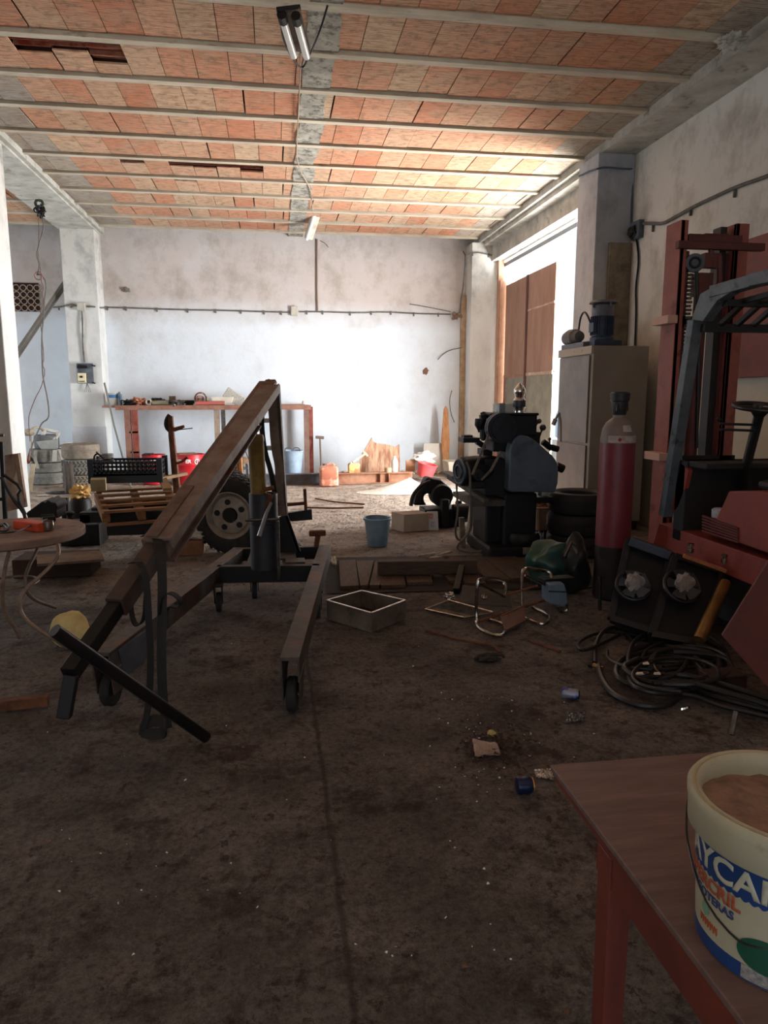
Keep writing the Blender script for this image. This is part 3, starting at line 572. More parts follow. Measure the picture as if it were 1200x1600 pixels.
c = gy(102, 800, 8.0); tag(MB().box((c.x-.04, c.y, 0), (c.x+.03, c.y+.06, c.z+.15)).box((c.x-.1, c.y-.03, 0), (c.x+.1, c.y+.1, .05)).build('iron_upright', dark, bevel=.004), 'short black iron upright left of the gearbox drum', 'iron post')
c = gy(113, 815, 7.6); m = MB().box((c.x-.1, 7.5, .0), (c.x+.28, 7.9, c.z-.02)).lathe([(.03, 0), (.03, .09), (.045, .1), (.045, .12), (.01, .13)], (c.x-.02, 7.6, c.z-.02)).lathe([(.02, 0), (.02, .1)], (c.x+.12, 7.65, c.z-.02))
tag(m.build('engine_block', dark, bevel=.01), 'low greasy engine block between round table and trailer', 'engine')
tag(MB().box(gz(20, 905, 0), gz(20, 905, 0)+V((.62, .35, .16))).build('crate_box', M('dark_carton', (74, 54, 42), (56, 42, 36), 6, .9), bevel=.01), 'dark brown box on the floor behind the round table legs', 'box')
c = gz(110, 872, .17); tag(MB().ob(c, (.5, .3, .02), (.05, .02, .3)).build('wooden_board', M('brown_panel', (130, 108, 88), (96, 78, 64), 6, .85)), 'flat brown panel on the dark box behind the round table', 'panel')
# ============================================================ TRAILER with pallet and crate
tr = thing('trailer', 'low trailer chassis with one big spoked truck wheel, behind the engine crane', 'trailer', (-1.1, 7.4, 0))
wc = V((-.42, 6.95, .375))
MB().box((-1.85, 7.1, .30), (-.35, 7.2, .40)).box((-1.85, 7.75, .30), (-.3, 7.85, .40)).box((-1.85, 7.1, .30), (-1.75, 7.85, .38)).box((-.75, 7.1, .30), (-.65, 7.85, .38)).box((-1.6, 7.05, .18), (-.5, 7.12, .3)).build('chassis', dark, tr, bevel=.006)
def wheel_parts(c, R, wd, ax, parent):
    ax = V(ax).normalized(); h = wd/2; r_in = R*.6
    tm_ = tire(c, R, wd, rubber, 'x', ax=ax, name='tire', lugs=30)
    for kk in ('label', 'category', 'group'):
        if kk in tm_: del tm_[kk]
    tm_.parent = parent; tm_.location = V(LOC[tm_.name])-LOC[parent.name]
    rimm = M('grey_wheel_rim', (170, 160, 150), (136, 126, 116), 9, .6, .3, .004)
    rm = MB().lathe([(r_in+.012, -h*.82), (r_in, -h*.86), (r_in*.94, -h*.7), (r_in*.84, -h*.35), (r_in*.8, -h*.45), (r_in*.42, -h*.56), (r_in*.34, -h*.56), (r_in*.34, -h*.1), (.01, -h*.1), (.01, h*.2), (r_in*.86, h*.2), (r_in+.01, h*.8)], c, ax, n=48, caps=False).build('rim', rimm, tm_, smooth=True)
    LOC[rm.name] = LOC[rm.name]
    u = ax.orthogonal().normalized(); v = ax.cross(u); m = MB()
    for k in range(5):
        a = 2*PI*k/5+.3; p = V(c)+(u*math.cos(a)+v*math.sin(a))*r_in*.58; m.lathe([(.028, -h*.62), (.028, -h*.36)], p, ax, n=12)
    m.lathe([(r_in*.3, -h*.66), (r_in*.3, -h*.05)], c, ax, n=20)
    m.build('hub_hole', dark, tm_)
wheel_parts(wc, .365, .21, (.28, 1, 0), tr)
MB().tube([wc+V((0, .1, 0)), (-1.8, 7.4, .375)], .03).build('axle', dark, tr, smooth=True)
# second wheel lying behind, jockey post
tire((-.55, 8.25, .34), .34, .2, rubber, 'dark truck tire standing behind the trailer wheel', ax=(.5, 1, 0), lugs=28)
p = thing('wooden_pallet', 'small wooden pallet lying tilted on the trailer under the black crate', 'pallet', gy(210, 800, 7.2))
pw = M('pallet_wood', (158, 112, 70), (118, 80, 52), 7, .8, 0, .01, 30, (1, 4, 4))
A, B, C_, D = gy(150, 768, 7.55), gy(265, 762, 7.75), gy(278, 792, 6.85), gy(163, 800, 6.75)
for k in range(5):
    f = k/4; a = A.lerp(D, f); b = B.lerp(C_, f); MB().bar(a, b, .075, .022).build('slat', pw, p)
for f in (0.02, .5, .98):
    a = A.lerp(B, f)-V((0, 0, .055)); b = D.lerp(C_, f)-V((0, 0, .055)); MB().bar(a, b, .07, .085).build('bearer', pw, p)
for f in (0, .5, 1):
    a = A.lerp(D, f)-V((0, 0, .12)); b = B.lerp(C_, f)-V((0, 0, .12)); MB().bar(a, b, .075, .02).build('bottom_slat', pw, p)
tag(MB().bar(gy(262, 765, 7.2), gy(247, 735, 7.6), .08, .03).bar(gy(250, 748, 7.4), gy(290, 740, 7.7), .06, .03).build('timber_offcut', M('pale_timber', (176, 146, 106), (140, 108, 74), 6, .8)), 'pale timber offcuts propped at the right end of the pallet', 'timber')
c = gy(154, 757, 6.9); tag(MB().ob(c, (.13, .1, .11), (.1, 0, .15)).build('wood_block', M('yellowish_block', (172, 156, 118), (144, 128, 96), 6, .8), bevel=.004), 'square yellowish block at the left end of the pallet below the crate', 'block')
# black plastic crate
kr = M('black_plastic', (20, 20, 24), None, rough=.4)
cx0, cx1 = gy(143, 752, 7.25).x, gy(250, 745, 7.25).x; y0, y1 = 7.25, 7.62; z0, z1 = .66, .86
k = thing('plastic_crate', 'black slotted plastic crate on the wooden pallet', 'crate', ((cx0+cx1)/2, 7.4, z0))
def slotted(m, a, b, z0, z1, n, rows=3):
    a, b = V(a), V(b)
    for i in range(rows+1): z = z0+(z1-z0)*i/rows; m.bar(V((a.x, a.y, z)), V((b.x, b.y, z)), .012, .018 if i < rows else .024)
    for i in range(n+1): p = a.lerp(b, i/n); m.box((p.x-.008, p.y-.006, z0), (p.x+.008, p.y+.006, z1))
for a, b, n in (((cx0, y0), (cx1, y0), 16), ((cx0, y1), (cx1, y1), 16), ((cx0, y0), (cx0, y1), 9), ((cx1, y0), (cx1, y1), 9)):
    m = MB(); slotted(m, (*a, 0), (*b, 0), z0+.08, z1, n)
    a_, b_ = V((*a, z0+.045)), V((*b, z0+.045)); m.bar(a_, b_, .012, .09); m.build('side', kr, k)
MB().box((cx0, y0, z0), (cx1, y1, z0+.012)).build('bottom', kr, k)
for x in (cx0, cx1):
    for y in (y0, y1): MB().box((x-.025, y-.02, z0), (x+.025, y+.02, z1+.035)).build('corner_post', kr, k)
tag(MB().tube([gy(147, 722, 7.35), gy(147, 712, 7.35), gy(153, 708, 7.35), (gy(160, 715, 7.35))], .009, smooth=2).tube([gy(150, 706, 7.4), gy(162, 716, 7.4)], .007).build('cable_loop', cable, smooth=True), 'black cable loop sticking up at the left end of the crate', 'cable')
c = gy(166, 718, 7.5); m = MB()
for i in range(5): m.torus(c+V((0, 0, -.02+.018*i)), .07, .004, n=16, m=5)
tag(m.build('wire_basket', steel), 'small wire basket showing above the left end of the crate', 'basket')
# hand-brake-like rusty stand
s_ = thing('rusty_stand', 'rusty upright bar with a curved jaw and a side arm, standing behind the pallet', 'stand', gy(273, 775, 7.7))
MB().tube([gy(266, 650, 7.6), gy(268, 680, 7.6), gy(277, 770, 7.65)], [.03, .032, .04]).build('upright', rust, s_, smooth=True)
MB().tube([gy(265, 648, 7.6), gy(260, 655, 7.6), gy(259, 664, 7.6), gy(263, 671, 7.6), gy(270, 676, 7.6)], [.02, .02, .022, .026, .02], smooth=1).build('jaw', dark, s_, smooth=True)
MB().tube([gy(270, 672, 7.6), gy(280, 669, 7.6), gy(288, 666, 7.6)], [.022, .02, .014]).tube([gy(274, 672, 7.6), gy(301, 669, 7.6)], .005).build('arm', rust, s_, smooth=True); MB().tube([gy(277, 724, 7.6), gy(285, 721, 7.6), gy(293, 714, 7.6)], .014).build('hook', rust, s_, smooth=True)
# yellow post, stool, wire basket behind the boom
s_ = thing('stool', 'small stool with a round wicker seat beside the yellow jack', 'stool', gz(366, 770, 0))
sc_ = gy(366, 720, 9.6); MB().lathe([(.001, .05), (.13, .05), (.18, .03), (.2, .0), (.19, -.03), (.001, -.03)], sc_, n=28).build('seat', M('wicker', (128, 100, 70), (92, 70, 48), 20, .9, 0, .02, 60), s_, smooth=True)
for a in (.5, 1.6, 2.7, 3.8, 4.9): u = V((math.cos(a), math.sin(a), 0)); MB().tube([sc_+u*.17, V((sc_.x, sc_.y, .01))+u*.22], .012).build('leg', black, s_, smooth=True)
m = MB()
for i in range(4): m.torus(sc_+V((0, 0, -.1-.1*i)), .17, .006, n=22, m=5)
for i in range(14): u = V((math.cos(i*.45), math.sin(i*.45), 0)); m.tube([sc_+u*.17+V((0, 0, -.05)), sc_+u*.17+V((0, 0, -.4))], .005, n=5)
m.build('wire_frame', black, s_)
tag(MB().tube([gy(369, 655, 8.6), gy(372, 690, 8.6), gz(379, 800, 0)], [.035, .035, .045]).build('yellow_post', M('rusty_yellow_post', (176, 116, 44), (128, 78, 36), 8, .7), smooth=True), 'rusty yellow post standing between the boom and the jack', 'post')
tag(MB().tube([gy(372, 680, 8.62), gy(390, 720, 8.65)], .005).tube([gy(378, 697, 8.6), gy(390, 697, 8.6)], .02).build('spring_clip', black, smooth=True), 'thin black rod and clip beside the yellow post', 'rod')
# small black bracket pieces right of the mast, T-handle at the frame
b_ = MB().prism([gy(442, 803, 5.7), gy(487, 796, 5.7), gy(488, 812, 5.7), gy(455, 815, 5.7)], (0, .05, 0)).build('rear_bracket', black, cr)
LOC[b_.name] = LOC[cr.name]
MB().tube([gy(476, 764, 5.72), gy(478, 798, 5.72)], .013).tube([gy(445, 789, 5.72), gy(479, 786, 5.72)], .014).build('bracket_pin', rust, b_, smooth=True)
c = gy(496, 862, 5.75)
h_ = thing('drawbar_handle', 'rusty T-shaped drawbar handle sticking up at the far end of the crane leg', 'handle', (c.x, c.y, .3))
MB().tube([gy(493, 862, 5.72), gy(497, 836, 5.72)], .022).build('shaft', rust, h_, smooth=True)
MB().ob(gy(496, 833, 5.72), (.135, .05, .045)).build('grip', rust, h_, bevel=.008)
tag(MB().tube([gz(463, 845, .02), gz(480, 861, .02)], .014).build('short_rod', steel, smooth=True), 'short rod lying on the floor behind the crane base', 'rod')
m = MB(); rr = random.Random(3)
for i in range(4): m.tube([gz(513+rr.random()*14, 868+rr.random()*14, .03+.02*i) for _ in range(7)], .009, smooth=2)
tag(m.build('white_rope', M('dirty_rope', (190, 176, 160), (150, 134, 118), 20, .9), smooth=True), 'tangle of dirty white rope beside the crane leg end', 'rope')
c = gz(298, 866, 0)
tag(MB().box((c.x-.16, c.y-.05, 0), (c.x+.12, c.y+.15, .14)).build('small_carton', M('brown_carton', (150, 108, 76), (122, 86, 62), 6, .9), bevel=.004), 'small brown carton on the floor beside the trailer wheel', 'box')
tag(MB().blob((c.x+.02, c.y+.05, .19), (.14, .08, .06), .5, 2.6, 4, 3).build('plastic_bag', M('white_bag', (214, 210, 200), (170, 164, 150), 8, .6), smooth=True), 'crumpled white bag on the small carton by the trailer wheel', 'bag')
tag(MB().blob(gz(110, 986, .09), (.125, .08, .115), .16, 1.1, 3, 12, flat=.0).build('foam_block', M('old_yellow_foam', (226, 206, 142), (196, 172, 110), 6, .8), bevel=.01), 'chunk of pale yellow foam on the floor behind the pipe end', 'foam')
tag(MB().bar(gz(-10, 1103, .03), gz(76, 1094, .03), .05, .05).build('rusty_bar', rust, bevel=.004), 'rusty flat bar on the floor running out at the left edge', 'bar')
# ============================================================ BACK WALL things
bn = thing('workbench', 'long rusty welded workbench frame against the white back wall', 'workbench', (-1.1, 13.4, 0))
bw = M('bench_wood', (124, 84, 70), (150, 112, 94), 9, .85, 0, .01)
MB().box((-2.92, 13.1, 1.29), (.64, 13.9, 1.325)).box((-2.7, 13.08, 1.25), (.66, 13.12, 1.33)).build('bench_top', bw, bn)
for a, b in ((197, 206), (208, 215)):
    x0 = gy(a, 680, 13.2).x; x1 = gy(b, 680, 13.2).x; MB().box((x0, 13.12, 0), (x0+.1, 13.2, 1.29)).build('leg', bw if a < 200 else rustred, bn)
x0 = gy(336, 680, 13.2).x; MB().box((x0, 13.12, 0), (x0+.09, 13.2, 1.29)).build('leg', M('bench_leg_pale', (160, 146, 130), (130, 112, 96), 8, .8), bn)
x0 = gy(347, 680, 13.2).x; MB().box((x0, 13.12, .0), (x0+.07, 13.2, 1.29)).build('leg', steel, bn)
x0 = gy(475, 680, 13.2).x; MB().box((x0, 13.12, 0), (x0+.09, 13.2, 1.29)).build('leg', M('bench_leg_brown', (128, 104, 92), (110, 84, 72), 8, .8), bn)
x0 = gy(481, 680, 13.6).x; MB().box((x0+.02, 13.6, 0), (x0+.1, 13.68, 1.29)).build('leg', rustred, bn)
x0 = gy(199, 680, 13.2).x; m = MB()
for z in (.5, .85): m.box((x0+.05, 13.12, z), (x0+.2, 13.16, z+.03))
m.build('rung', pw, bn)
ZB = 1.326
def on_bench(px_): return gy(px_, 632, 13.3).x
def bt(name, cat, label, f, mat, smooth=True, **k): return tag(f.build(name, mat, smooth=smooth, **k), label, cat)
x = on_bench(178); pb = thing('paint_tub', 'white and blue paint tub at the left end of the workbench', 'tub', (x, 13.4, ZB))
MB().lathe([(.10, 0), (.115, .2), (.12, .2), (.12, .215), (.1, .215)], (x, 13.4, ZB)).build('body', whitep, pb, smooth=True)
MB().lathe([(.1135, .13), (.117, .185)], (x, 13.4, ZB)).build('blue_band', M('paint_blue', (60, 110, 160), None), pb, smooth=True)
bt('spray_can', 'can', 'slim dark blue can beside the paint tub on the workbench', MB().lathe([(.035, 0), (.035, .19), (.02, .21), (.02, .235), (.001, .235)], (on_bench(188), 13.3, ZB)), M('blue_can', (44, 78, 104), (120, 130, 130), 10, .4))
for a, b, z, r, lb in ((197, 302, .06, .03, 'long black bar lying along the back of the workbench'), (262, 300, .03, .035, 'short thick black bar on the middle of the workbench')):
    p0, p1 = V((on_bench(a), 13.55, ZB+z)), V((on_bench(b), 13.5, ZB+z)); bt('steel_bar', 'bar', lb, MB().tube([p0, p1], r), black)
bt('pipe_ring', 'pipe', 'white pipe ring standing on the left half of the workbench', MB().torus((on_bench(234), 13.2, ZB+.06), .045, .016, (.3, 1, 0)), whitep)
bt('rag_heap', 'rag', 'heap of orange and pink rags on the left of the workbench', MB().blob((on_bench(219), 13.3, ZB+.06), (.14, .1, .06), .5, 3, 4, 1), M('orange_rag', (196, 140, 110), (150, 84, 66), 9, .9))
bt('rag_heap', 'rag', 'low dark heap of oily rags on the left of the workbench', MB().blob((on_bench(203), 13.3, ZB+.05), (.1, .1, .05), .5, 3, 4, 6), dark)
bt('exhaust_pipe', 'pipe', 'short olive pipe with an open white end on the middle of the workbench', MB().lathe([(.03, 0), (.042, 0), (.042, .28), (.03, .28)], (on_bench(265), 13.15, ZB+.045), (-1, .2, 0)), M('olive_pipe', (150, 144, 116), (110, 104, 84), 7, .6))
bt('engine_part', 'engine part', 'dark casting on the workbench between the two pipes', MB().blob((on_bench(247), 13.3, ZB+.06), (.12, .1, .06), .5, 3, 4, 8), dark)
bt('engine_part', 'engine part', 'grey casting overhanging the front edge of the workbench', MB().blob((on_bench(279), 13.14, ZB+.03), (.11, .07, .06), .4, 3, 4, 9), steel)
bt('small_tin', 'tin', 'small brown tin standing at the back of the workbench', MB().lathe([(.06, 0), (.06, .16), (.001, .16)], (on_bench(265), 13.7, ZB)), M('brown_tin', (112, 90, 70), None))
bt('wire_reel', 'reel', 'white ring reel with a dark core standing on the workbench', MB().torus((on_bench(313), 13.4, ZB+.12), .1, .014, (0, 1, 0)).lathe([(.07, -.03), (.07, .03)], (on_bench(312), 13.4, ZB+.11), (0, 1, 0)), M('reel_mix', (188, 164, 154), (120, 72, 64), 9, .7, ramp=(.45, .5)))
bt('red_bar', 'bar', 'red painted bar lying along the front of the workbench', MB().tube([(on_bench(308), 13.15, ZB+.035), (on_bench(352), 13.15, ZB+.04)], .035), M('red_paint_bar', (196, 92, 84), (160, 96, 84), 8, .7))
bt('white_tray', 'tray', 'white moulded plastic tray on the right half of the workbench', MB().loft([[(on_bench(333), 13.2, ZB+.03), (on_bench(362), 13.2, ZB+.03), (on_bench(362), 13.7, ZB+.03), (on_bench(333), 13.7, ZB+.03)], [(on_bench(330), 13.15, ZB+.15), (on_bench(366), 13.15, ZB+.15), (on_bench(366), 13.75, ZB+.15), (on_bench(330), 13.75, ZB+.15)]]), M('cream_plastic', (214, 208, 194), (190, 184, 168), 6, .6), False, bevel=.01)
bt('radiator_grille', 'grille', 'pale slotted panel leaning against the white tray on the workbench', MB().ob((on_bench(366), 13.3, ZB+.14), (.36, .04, .2), (.2, .6, .1)), M('pale_slotted', (206, 204, 196), (120, 116, 110), 30, .6, stretch=(6, 1, 1)), False, bevel=.01)
bt('steel_tube', 'tube', 'thin tube lying on the right end of the workbench', MB().tube([(on_bench(436), 13.3, ZB+.012), (on_bench(476), 13.3, ZB+.014)], .012).tube([(on_bench(473), 13.3, ZB+.01), (on_bench(474), 13.32, ZB+.07)], .02), M('pale_tube', (168, 150, 136), None))
bt('hose_fitting', 'fitting', 'small brass fitting on the bench right of the red bar', MB().lathe([(.03, 0), (.03, .06), (.015, .08), (.015, .12)], (on_bench(325), 13.2, ZB)), M('brass', (150, 120, 70), None, rough=.4, metal=.6))
tag(MB().tube([gy(163, 598, 13.05), gy(171, 632, 12.98), gy(178, 664, 12.9), gz(205, 762, .01)], .016).build('long_rod', M('greenish_rod', (110, 112, 104), None, rough=.5), smooth=True), 'long thin rod leaning on the back column in front of the bench', 'rod')
# red drums
red = M('red_drum_paint', (206, 30, 44), (184, 26, 38), 5, .45, 0, .002); wh = M('white_print', (238, 236, 232), None, rough=.6)
def drum(c, r, h, label):
    d = thing('oil_drum', label, 'drum', (c[0], c[1], 0))
    prof = [(r-.01, 0), (r, .01)]
    for z in (.33, .66): prof += [(r, h*z-.012), (r+.008, h*z), (r, h*z+.012)]
    prof += [(r, h-.01), (r+.006, h-.005), (r+.006, h+.005), (r-.012, h+.005), (r-.014, h-.015), (.001, h-.015)]
    MB().lathe(prof, (c[0], c[1], 0), n=40).build('body', red, d, smooth=True); return d
q = gy(239, 712, 12.7); d1_ = drum((q.x, 12.75), .19, .5, 'smaller red oil drum left of the rusty stand, below the bench')
q2 = gy(294, 712, 12.7); d2_ = drum((q2.x, 12.75), .27, .5, 'wide red oil drum with white lettering below the bench')
def on_cyl(cx, cy, r, z, ph):
    return lambda x, y, h: (cx+(r+h)*math.sin(ph+x/r), cy-(r+h)*math.cos(ph+x/r), z+y)
text_mesh('CEP', .085, wh, on_cyl(q2.x, 12.75, .27, .37, -.62), 'lettering', d2_, .002, .003)
text_mesh('ER', .085, wh, on_cyl(q2.x, 12.75, .27, .37, .08), 'lettering', d2_, .002, .003)
text_mesh('EC', .06, wh, on_cyl(q.x, 12.75, .19, .385, .12), 'lettering', d1_, .002, .003)
m = MB(); f = on_cyl(q2.x, 12.75, .275, .39, .62); ring = []
for k in range(24): a = 2*PI*k/24; ring.append(f(.04*math.cos(a), .04*math.sin(a), .002))
m.tube(ring, .007, n=6, closed=True); m.tube([f(0, -.05, .004), f(0, .05, .004)], .006, n=6); m.build('emblem', wh, d2_)
m = MB(); m.box((q.x-.16, 12.6, .5), (q.x-.02, 12.9, .52)); tag(m.build('drum_lid', dark), 'dark flat lid on top of the smaller red drum', 'lid')
tag(MB().ob((q2.x-.03, 12.75, .515), (.3, .25, .012), (0, 0, .3)).build('wood_scrap', pw), 'thin wooden scrap on top of the wide red drum', 'wood')
# rubber tub
q = gy(457, 720, 12.75); tb = thing('rubber_tub', 'blue grey rubber tub with two handles standing right of the mast', 'tub', (q.x, 12.8, 0))
tbm = M('blue_grey_rubber', (150, 170, 190), (128, 146, 164), 6, .6)
MB().lathe([(.14, 0), (.19, .50), (.2, .5), (.2, .515), (.18, .515), (.13, .02), (.001, .02)], (q.x, 12.8, .03)).build('body', tbm, tb, smooth=True)
for sx_ in (-.07, .07): MB().tube([(q.x+sx_-.06, 12.62, .54), (q.x+sx_-.05, 12.62, .6), (q.x+sx_+.05, 12.62, .6), (q.x+sx_+.06, 12.62, .54)], .01, smooth=1).build('handle', M('dark_grey_rubber', (70, 80, 92), None), tb, smooth=True)
# steel I-beams on the floor
def ibeam(x0, x1, y, mat, lb):
    m = MB().box((x0, y-.07, 0), (x1, y+.07, .015)).box((x0, y-.07, .17), (x1, y+.07, .185)).box((x0, y-.006, .015), (x1, y+.006, .17))
    for xx in (x0+.9, x0+1.05): 
        if xx < x1: m.box((xx, y-.06, .015), (xx+.012, y+.06, .17))
    return tag(m.build('steel_beam', mat), lb, 'beam')
bx = gy(512, 750, 12.2).x
ibeam(-.9, bx-.01, 12.3, M('grey_beam_paint', (112, 120, 134), (96, 84, 76), 6, .6, .3), 'blue grey steel I-beam on the floor left of the orange jerrycan')
ibeam(bx+.01, gy(645, 750, 12.25).x, 12.3, M('rusty_beam', (176, 132, 104), (140, 92, 66), 5, .8, .1), 'rusty steel I-beam on the floor right of the orange jerrycan')
# orange jerrycan
q = gz(514, 759, 0); j = thing('jerrycan', 'orange plastic jerrycan standing before the steel beams', 'jerrycan', (q.x, q.y, 0))
jm = M('orange_jerrycan', (196, 122, 96), (172, 100, 76), 5, .5, c3=(224, 176, 148), r3=(.5, .62), s3=6)
R_ = lambda hw, hd, z, cr_=.04: [(q.x+sx*(hw-(cr_ if k else 0)), q.y+sy*(hd-(0 if k else cr_)), z) for sx, sy, ks in ((-1, -1, (1, 0)), (1, -1, (0, 1)), (1, 1, (1, 0)), (-1, 1, (0, 1))) for k in ([1, 0] if (sx, sy) in ((-1, -1), (1, 1)) else [0, 1])]
def rr_loop(cx, cy, hw, hd, z, r):
    P = []
    for sx, sy, a0 in ((1, 1, 0), (-1, 1, 90), (-1, -1, 180), (1, -1, 270)):
        for a in (0, 30, 60, 90): t_ = math.radians(a0+a); P.append((cx+sx*(hw-r)+r*math.cos(t_), cy+sy*(hd-r)+r*math.sin(t_), z))
    return P
MB().loft([rr_loop(q.x, q.y, *s) for s in ((.13, .11, 0, .03), (.155, .13, .02, .04), (.155, .13, .11, .04), (.15, .125, .12, .04), (.155, .13, .13, .04), (.155, .13, .29, .04), (.14, .115, .33, .05), (.10, .08, .345, .05))]).build('body', jm, j, smooth=True)
MB().lathe([(.035, .34), (.035, .37), (.001, .37)], (q.x-.07, q.y, 0), n=16).build('cap', M('dark_cap', (90, 60, 50), None), j, smooth=True)
MB().tube([(q.x-.03, q.y, .345), (q.x-.02, q.y, .375), (q.x+.07, q.y, .375), (q.x+.09, q.y, .34)], .014, smooth=1).build('handle', jm, j, smooth=True)
# things on the rusty beam
q = gy(553, 728, 12.3); j = thing('oil_canister', 'yellow stained canister standing on the rusty beam', 'canister', (q.x, 12.3, .186))
ym = M('stained_yellow', (222, 188, 120), (170, 120, 76), 9, .6, ramp=(.48, .56))
MB().loft([rr_loop(q.x, 12.3, *s) for s in ((.09, .06, .187, .02), (.1, .065, .2, .02), (.1, .065, .33, .02), (.085, .055, .345, .02))]).build('body', ym, j, smooth=True)
MB().lathe([(.022, .34), (.022, .37), (.001, .37)], (q.x-.05, 12.3, 0), n=12).build('cap', wh, j)
hm = thing('hammer', 'pale hammer leaning over the yellow canister', 'hammer', (q.x, 12.2, .3))
MB().tube([gy(551, 722, 12.2), gy(572, 708, 12.35)], .018).build('handle', M('pale_handle', (218, 196, 160), None), hm, smooth=True)
MB().tube([gy(567, 706, 12.35), gy(574, 713, 12.35)], .026).build('head', M('hammer_head', (190, 164, 130), None), hm, smooth=True)
q = gy(616, 728, 12.35); j = thing('plastic_bottle', 'white plastic bottle standing on the rusty beam before the brown hide', 'bottle', (q.x, 12.32, .186))
MB().lathe([(.055, .187), (.06, .2), (.06, .36), (.045, .4), (.02, .43)], (q.x, 12.32, 0)).build('body', M('milky_plastic', (224, 226, 224), (196, 200, 200), 6, .4), j, smooth=True)
MB().lathe([(.024, .43), (.024, .46), (.001, .46)], (q.x, 12.32, 0), n=14).build('cap', wh, j, smooth=True)
tag(MB().lathe([(.06, .187), (.06, .26), (.05, .27), (.001, .27)], (gy(612, 735, 12.25).x-.06, 12.27, 0), n=16).build('small_tin', M('tan_tin', (176, 148, 116), None), smooth=True), 'squat tan tin at the foot of the white bottle', 'tin')
P = [gy(x, y, 12.75) for x, y in ((562, 752), (562, 716), (570, 702), (577, 690), (581, 683), (583, 690), (590, 693), (606, 695), (618, 698), (624, 694), (625, 720), (624, 752))]
tag(MB().prism(P, (0, .03, 0)).build('cowhide', M('brown_hide', (138, 96, 74), (190, 152, 124), 5, .95, 0, .03, 40, (3, 3, .6), ramp=(.4, .6)), bevel=.004), 'brown streaked hide spread upright behind the rusty beam', 'hide')
s_ = thing('iron_stake', 'thin T-topped iron stake leaning at the back wall right of the bench', 'stake', gy(500, 728, 13.4))
MB().tube([gy(500, 684, 13.5), gz(502, 746, 0)], .016).build('shaft', M('brown_iron', (120, 104, 94), None), s_, smooth=True)
MB().tube([gy(493, 683, 13.5), gy(506, 684, 13.5)], .028).build('cross_head', M('brown_iron', (120, 104, 94)), s_, smooth=True)
q = gy(652, 738, 12.6); bk = thing('red_bucket', 'tipped pink red bucket right of the rusty beam', 'bucket', gy(664, 745, 12.6))
ca = gy(668, 724, 12.55); ax_ = V((-.35, -.25, .9)); MB().lathe([(.001, -.22), (.14, -.22), (.175, 0), (.185, 0), (.185, .015), (.165, .015), (.13, -.205), (.001, -.205)], ca+V((0, 0, -.02)), V((.22, -.1, 1))).build('body', M('faded_red_plastic', (236, 96, 96), (220, 80, 84), 5, .5), bk, smooth=True)
tag(MB().blob(gy(662, 716, 12.9), (.2, .12, .1), .35, 2, 4, 5).build('plastic_sack', M('white_sack', (232, 230, 224), (206, 200, 190), 6, .7), smooth=True), 'crumpled white sack behind the red bucket', 'sack')
tag(MB().bar(gy(648, 728, 12.9)-V((0, 0, .0)), gy(634, 728, 12.9), .05, .2).build('tan_block', M('tan_block', (206, 160, 124), (180, 130, 98), 6, .9)), 'tan block beside the red bucket', 'block')
tag(MB().box((gy(662, 700, 13.7).x, 13.7, 0), (gy(693, 700, 13.7).x, 13.74, gy(662, 693, 13.7).z)).build('white_board', M('off_white_board', (222, 216, 204), (204, 196, 182), 4, .8)), 'off white board leaning at the wall behind the red bucket', 'board')
P = [gy(x, y, 13.6) for x, y in ((697, 634), (700, 640), (703, 690), (700, 740), (694, 740), (690, 690), (694, 640))]
tag(MB().prism(P, (0, .05, 0)).build('wood_post', M('orange_wood', (198, 146, 98), (160, 104, 66), 5, .85, 0, .02, 30, (4, 4, 1)), bevel=.004), 'narrow orange wooden post against the wall near the right corner', 'post')
c0, c1 = gy(697, 745, 13.0), gy(741, 720, 13.0)
tag(MB().loft([[(c0.x+.04, 12.9, 0), (c1.x-.04, 12.9, 0), (c1.x-.04, 13.3, 0), (c0.x+.04, 13.3, 0)], [(c0.x, 12.86, c1.z), (c1.x, 12.86, c1.z), (c1.x, 13.34, c1.z), (c0.x, 13.34, c1.z)]]).build('plastic_bin', M('cream_bin', (206, 196, 178), (186, 174, 154), 5, .6), bevel=.01), 'cream bin in the right back corner', 'bin')
# rubble, sand, small stuff
def scatter(name, label, cat, pts, mat, smin, smax, flat=.6, seed=0):
    m = MB(); r = random.Random(seed)
    for p in pts:
        s = smin+(smax-smin)*r.random()**2; d = [V((r.uniform(-1, 1), r.uniform(-1, 1), r.uniform(-1, 1))).normalized() for _ in range(7)]
        vs = [m.bm.verts.new(V(p)+V((q.x*s, q.y*s, max(-.001, s*flat*(q.z+.7)))) ) for q in d]
        try: bmesh.ops.convex_hull(m.bm, input=vs)
        except Exception: pass
    o = m.build(name, mat); o['kind'] = 'stuff'; return tag(o, label, cat)
R = random.Random(11)
scatter('plaster_rubble', 'pale plaster crumbs piled along the foot of the back wall', 'rubble', [(R.uniform(.8, 3.6), 14-abs(R.gauss(0, .22))-.02, .0) for _ in range(420)], M('plaster_crumbs', (220, 206, 190), (190, 160, 136), 9, .95), .015, .06, seed=1)
scatter('floor_pebbles', 'small pebbles and dirt crumbs strewn over the whole floor', 'pebbles', [(R.uniform(-3, 3.2), 1.2+R.random()**1.4*11, 0) for _ in range(2600)], M('crumbs', (120, 94, 76), (70, 54, 46), 30, .95), .003, .012, seed=2)
scatter('broken_glass', 'tiny glinting glass bits on the floor near the crushed cans', 'glass', [tuple(gz(760+R.gauss(0, 55), 1150+R.gauss(0, 45), 0)) for _ in range(70)]+[tuple(gz(R.uniform(60, 900), R.uniform(1000, 1500), 0)) for _ in range(60)], M('glass_bits', (240, 242, 244), None, rough=.3), .003, .007, seed=4)
m = MB(); cs = gz(630, 768, 0); ring = []
